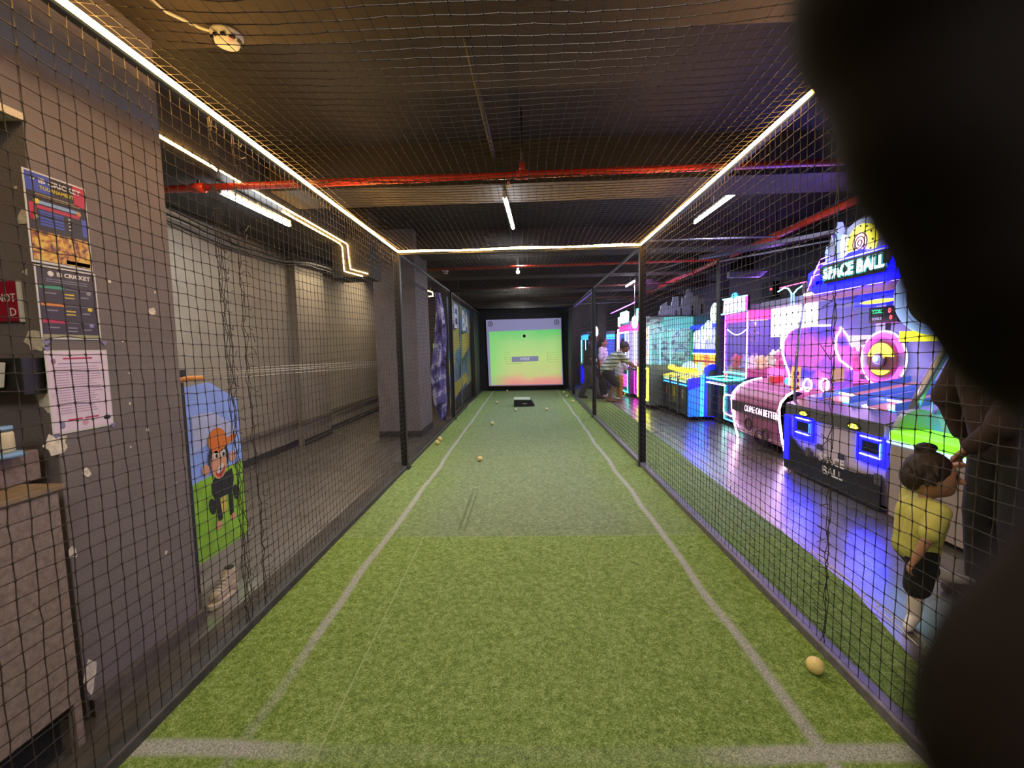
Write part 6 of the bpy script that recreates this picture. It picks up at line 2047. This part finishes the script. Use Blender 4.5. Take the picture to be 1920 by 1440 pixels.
# bending man: knees bent, trunk leaning forward, both arms reaching to the machine
J = dict(pelvis=(-.03, 0, .46), chest=(.10, 0, .62), neck=(.17, 0, .70), head=(.235, 0, .765), shL=(.145, .105, .665), shR=(.145, -.105, .665),
         elL=(.27, .11, .56), elR=(.27, -.10, .55), haL=(.38, .08, .49), haR=(.40, -.08, .46), hipL=(-.03, .055, .43), hipR=(-.03, -.055, .43),
         knL=(.11, .07, .265), knR=(.09, -.07, .26), anL=(.02, .08, .035), anR=(-.03, -.08, .035), toeL=(.13, .09, .02), toeR=(.09, -.09, .02))
person('barefoot man in a striped white shirt and dark shorts bending towards a machine', (2.02, 10.95, 0), 1.75, .05, J, look=(1, 0, -.2), skin='7a543e', shirt='c8c8bc', legs='1c1a22',
       leg_len='short', barefoot=True, stripes=stripe_mat('striped_white_cotton', 'bcc0b6', '3c4a46', 3.6))
person('child in a pale shirt and yellow trousers in front of the bending man', (2.42, 11.6, 0), 1.18, .35,
       stand(.03, haR=(.20, -.10, .62), elR=(.12, -.13, .66), haL=(.2, .08, .62), elL=(.12, .13, .66)), look=(1, .2, -.1), skin='8a5c44', shirt='c8d4d0', legs='c9a24a', barefoot=True, headk=1.2)

# toddler outside the right net, one leg kicked back, arm raised to the adult
tx, ty = 1.90, 2.16
Jt = dict(pelvis=(0, 0, .42), chest=(.02, 0, .60), neck=(.03, 0, .68), head=(.06, 0, .815), shL=(.03, .115, .655), shR=(.03, -.115, .655),
          elL=(.10, .17, .74), elR=(-.05, -.16, .53), haL=(.22, .13, .83), haR=(-.10, -.15, .405), hipL=(0, .06, .40), hipR=(0, -.06, .40),
          knL=(.10, .07, .26), knR=(-.02, -.06, .22), anL=(.22, .08, .22), anR=(-.03, -.06, .045), toeL=(.33, .08, .20), toeR=(-.10, -.13, .025))
pt, TP = person('toddler in a yellow-green T-shirt and black shorts just outside the right net', (1.905, 2.17, 0), .90, -.15, Jt, look=(.75, -.55, .0), skin='a4775c', hair='2a1a13',
                shirt='b9b45c', legs='121214', leg_len='short', barefoot=False, shoes='d8cfc6', bun=True, headk=1.55, voxel=.006, fat=1.12, curl=.5)
MB().ell(TP['head'] + V((-.02, .02, .135)), (.05, .035, .025), 14, 8).build('hair_bow', mat('black_bow', '101012', .7), pt)
for e_ in ('L', 'R'):
    a, b = TP['kn' + e_], TP['an' + e_]
    blob(MB().cap(a.lerp(b, .35), b, .033, .028), 'sock', mat('off_white_sock', 'd0c4b8', .9), pt, .005, 2)

# adult in dark brown holding the toddler's hand
th = TP['haL']
ax, ay = 2.47, 2.30
def to_local(p, loc, H, heading):
    f = V((math.cos(heading), math.sin(heading), 0))
    s_ = Z1.cross(f)
    d = V(p) - V(loc)
    return (d.dot(f) / H, d.dot(s_) / H, d.z / H)


hdg = PI
HT = 1.62
hl = to_local(th + V((.13, .03, .09)), (ax, ay, 0), HT, hdg)
Ja = stand(.06, elR=(.05, -.17, .66), haR=(.0, -.16, .52))
Ja['shL'] = (.06, .105, .76)
Ja['elL'] = ((hl[0] + .06) / 2 + .02, (hl[1] + .105) / 2 + .03, (hl[2] + .76) / 2 - .03)
Ja['haL'] = hl
person('adult in dark brown clothes holding the toddler by the hand', (ax, ay, 0), HT, hdg, Ja, look=(-1, -.2, -.5), skin='8f6248', shirt='32221b', legs='15120f',
       sleeve='long', shoes='3a2e28', curl=.75, hair_long=True, voxel=.009)

# ---------------------------------------------------------------- dark hand close to the lens
def near(u, v, d):
    return V((0, 0, EYE)) + (RT * ((u - 960) / FPX) + UP * ((720 - v) / FPX) + FW) * d


def rpx(px, d):
    return px / FPX * d


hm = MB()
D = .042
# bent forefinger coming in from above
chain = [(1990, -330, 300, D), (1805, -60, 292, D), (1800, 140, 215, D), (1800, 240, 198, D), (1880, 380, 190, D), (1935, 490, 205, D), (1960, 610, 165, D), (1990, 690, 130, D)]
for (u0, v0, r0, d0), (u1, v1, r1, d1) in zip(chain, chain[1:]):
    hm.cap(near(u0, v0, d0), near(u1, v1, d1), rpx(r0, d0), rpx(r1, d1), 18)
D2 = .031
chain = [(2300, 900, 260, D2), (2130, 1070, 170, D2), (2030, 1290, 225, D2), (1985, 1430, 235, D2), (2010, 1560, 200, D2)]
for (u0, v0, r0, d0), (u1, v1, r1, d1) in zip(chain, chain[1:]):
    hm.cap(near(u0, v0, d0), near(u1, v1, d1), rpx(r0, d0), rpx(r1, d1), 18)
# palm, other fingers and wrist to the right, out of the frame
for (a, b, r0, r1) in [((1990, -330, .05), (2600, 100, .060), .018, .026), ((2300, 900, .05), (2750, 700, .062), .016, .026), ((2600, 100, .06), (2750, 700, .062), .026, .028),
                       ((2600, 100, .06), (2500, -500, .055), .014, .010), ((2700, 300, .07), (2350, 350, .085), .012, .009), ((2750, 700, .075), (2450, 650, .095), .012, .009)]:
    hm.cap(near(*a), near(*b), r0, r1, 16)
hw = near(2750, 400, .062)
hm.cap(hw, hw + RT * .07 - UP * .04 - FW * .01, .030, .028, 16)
blob(hm, 'hand', mat('dark_unlit_skin', '150e0a', .8, spec=.1), None, .002, 6, 'dark blurred hand and fingers covering the right edge of the view', 'hand')  # backlit shade of the hand is put into its near-black skin colour
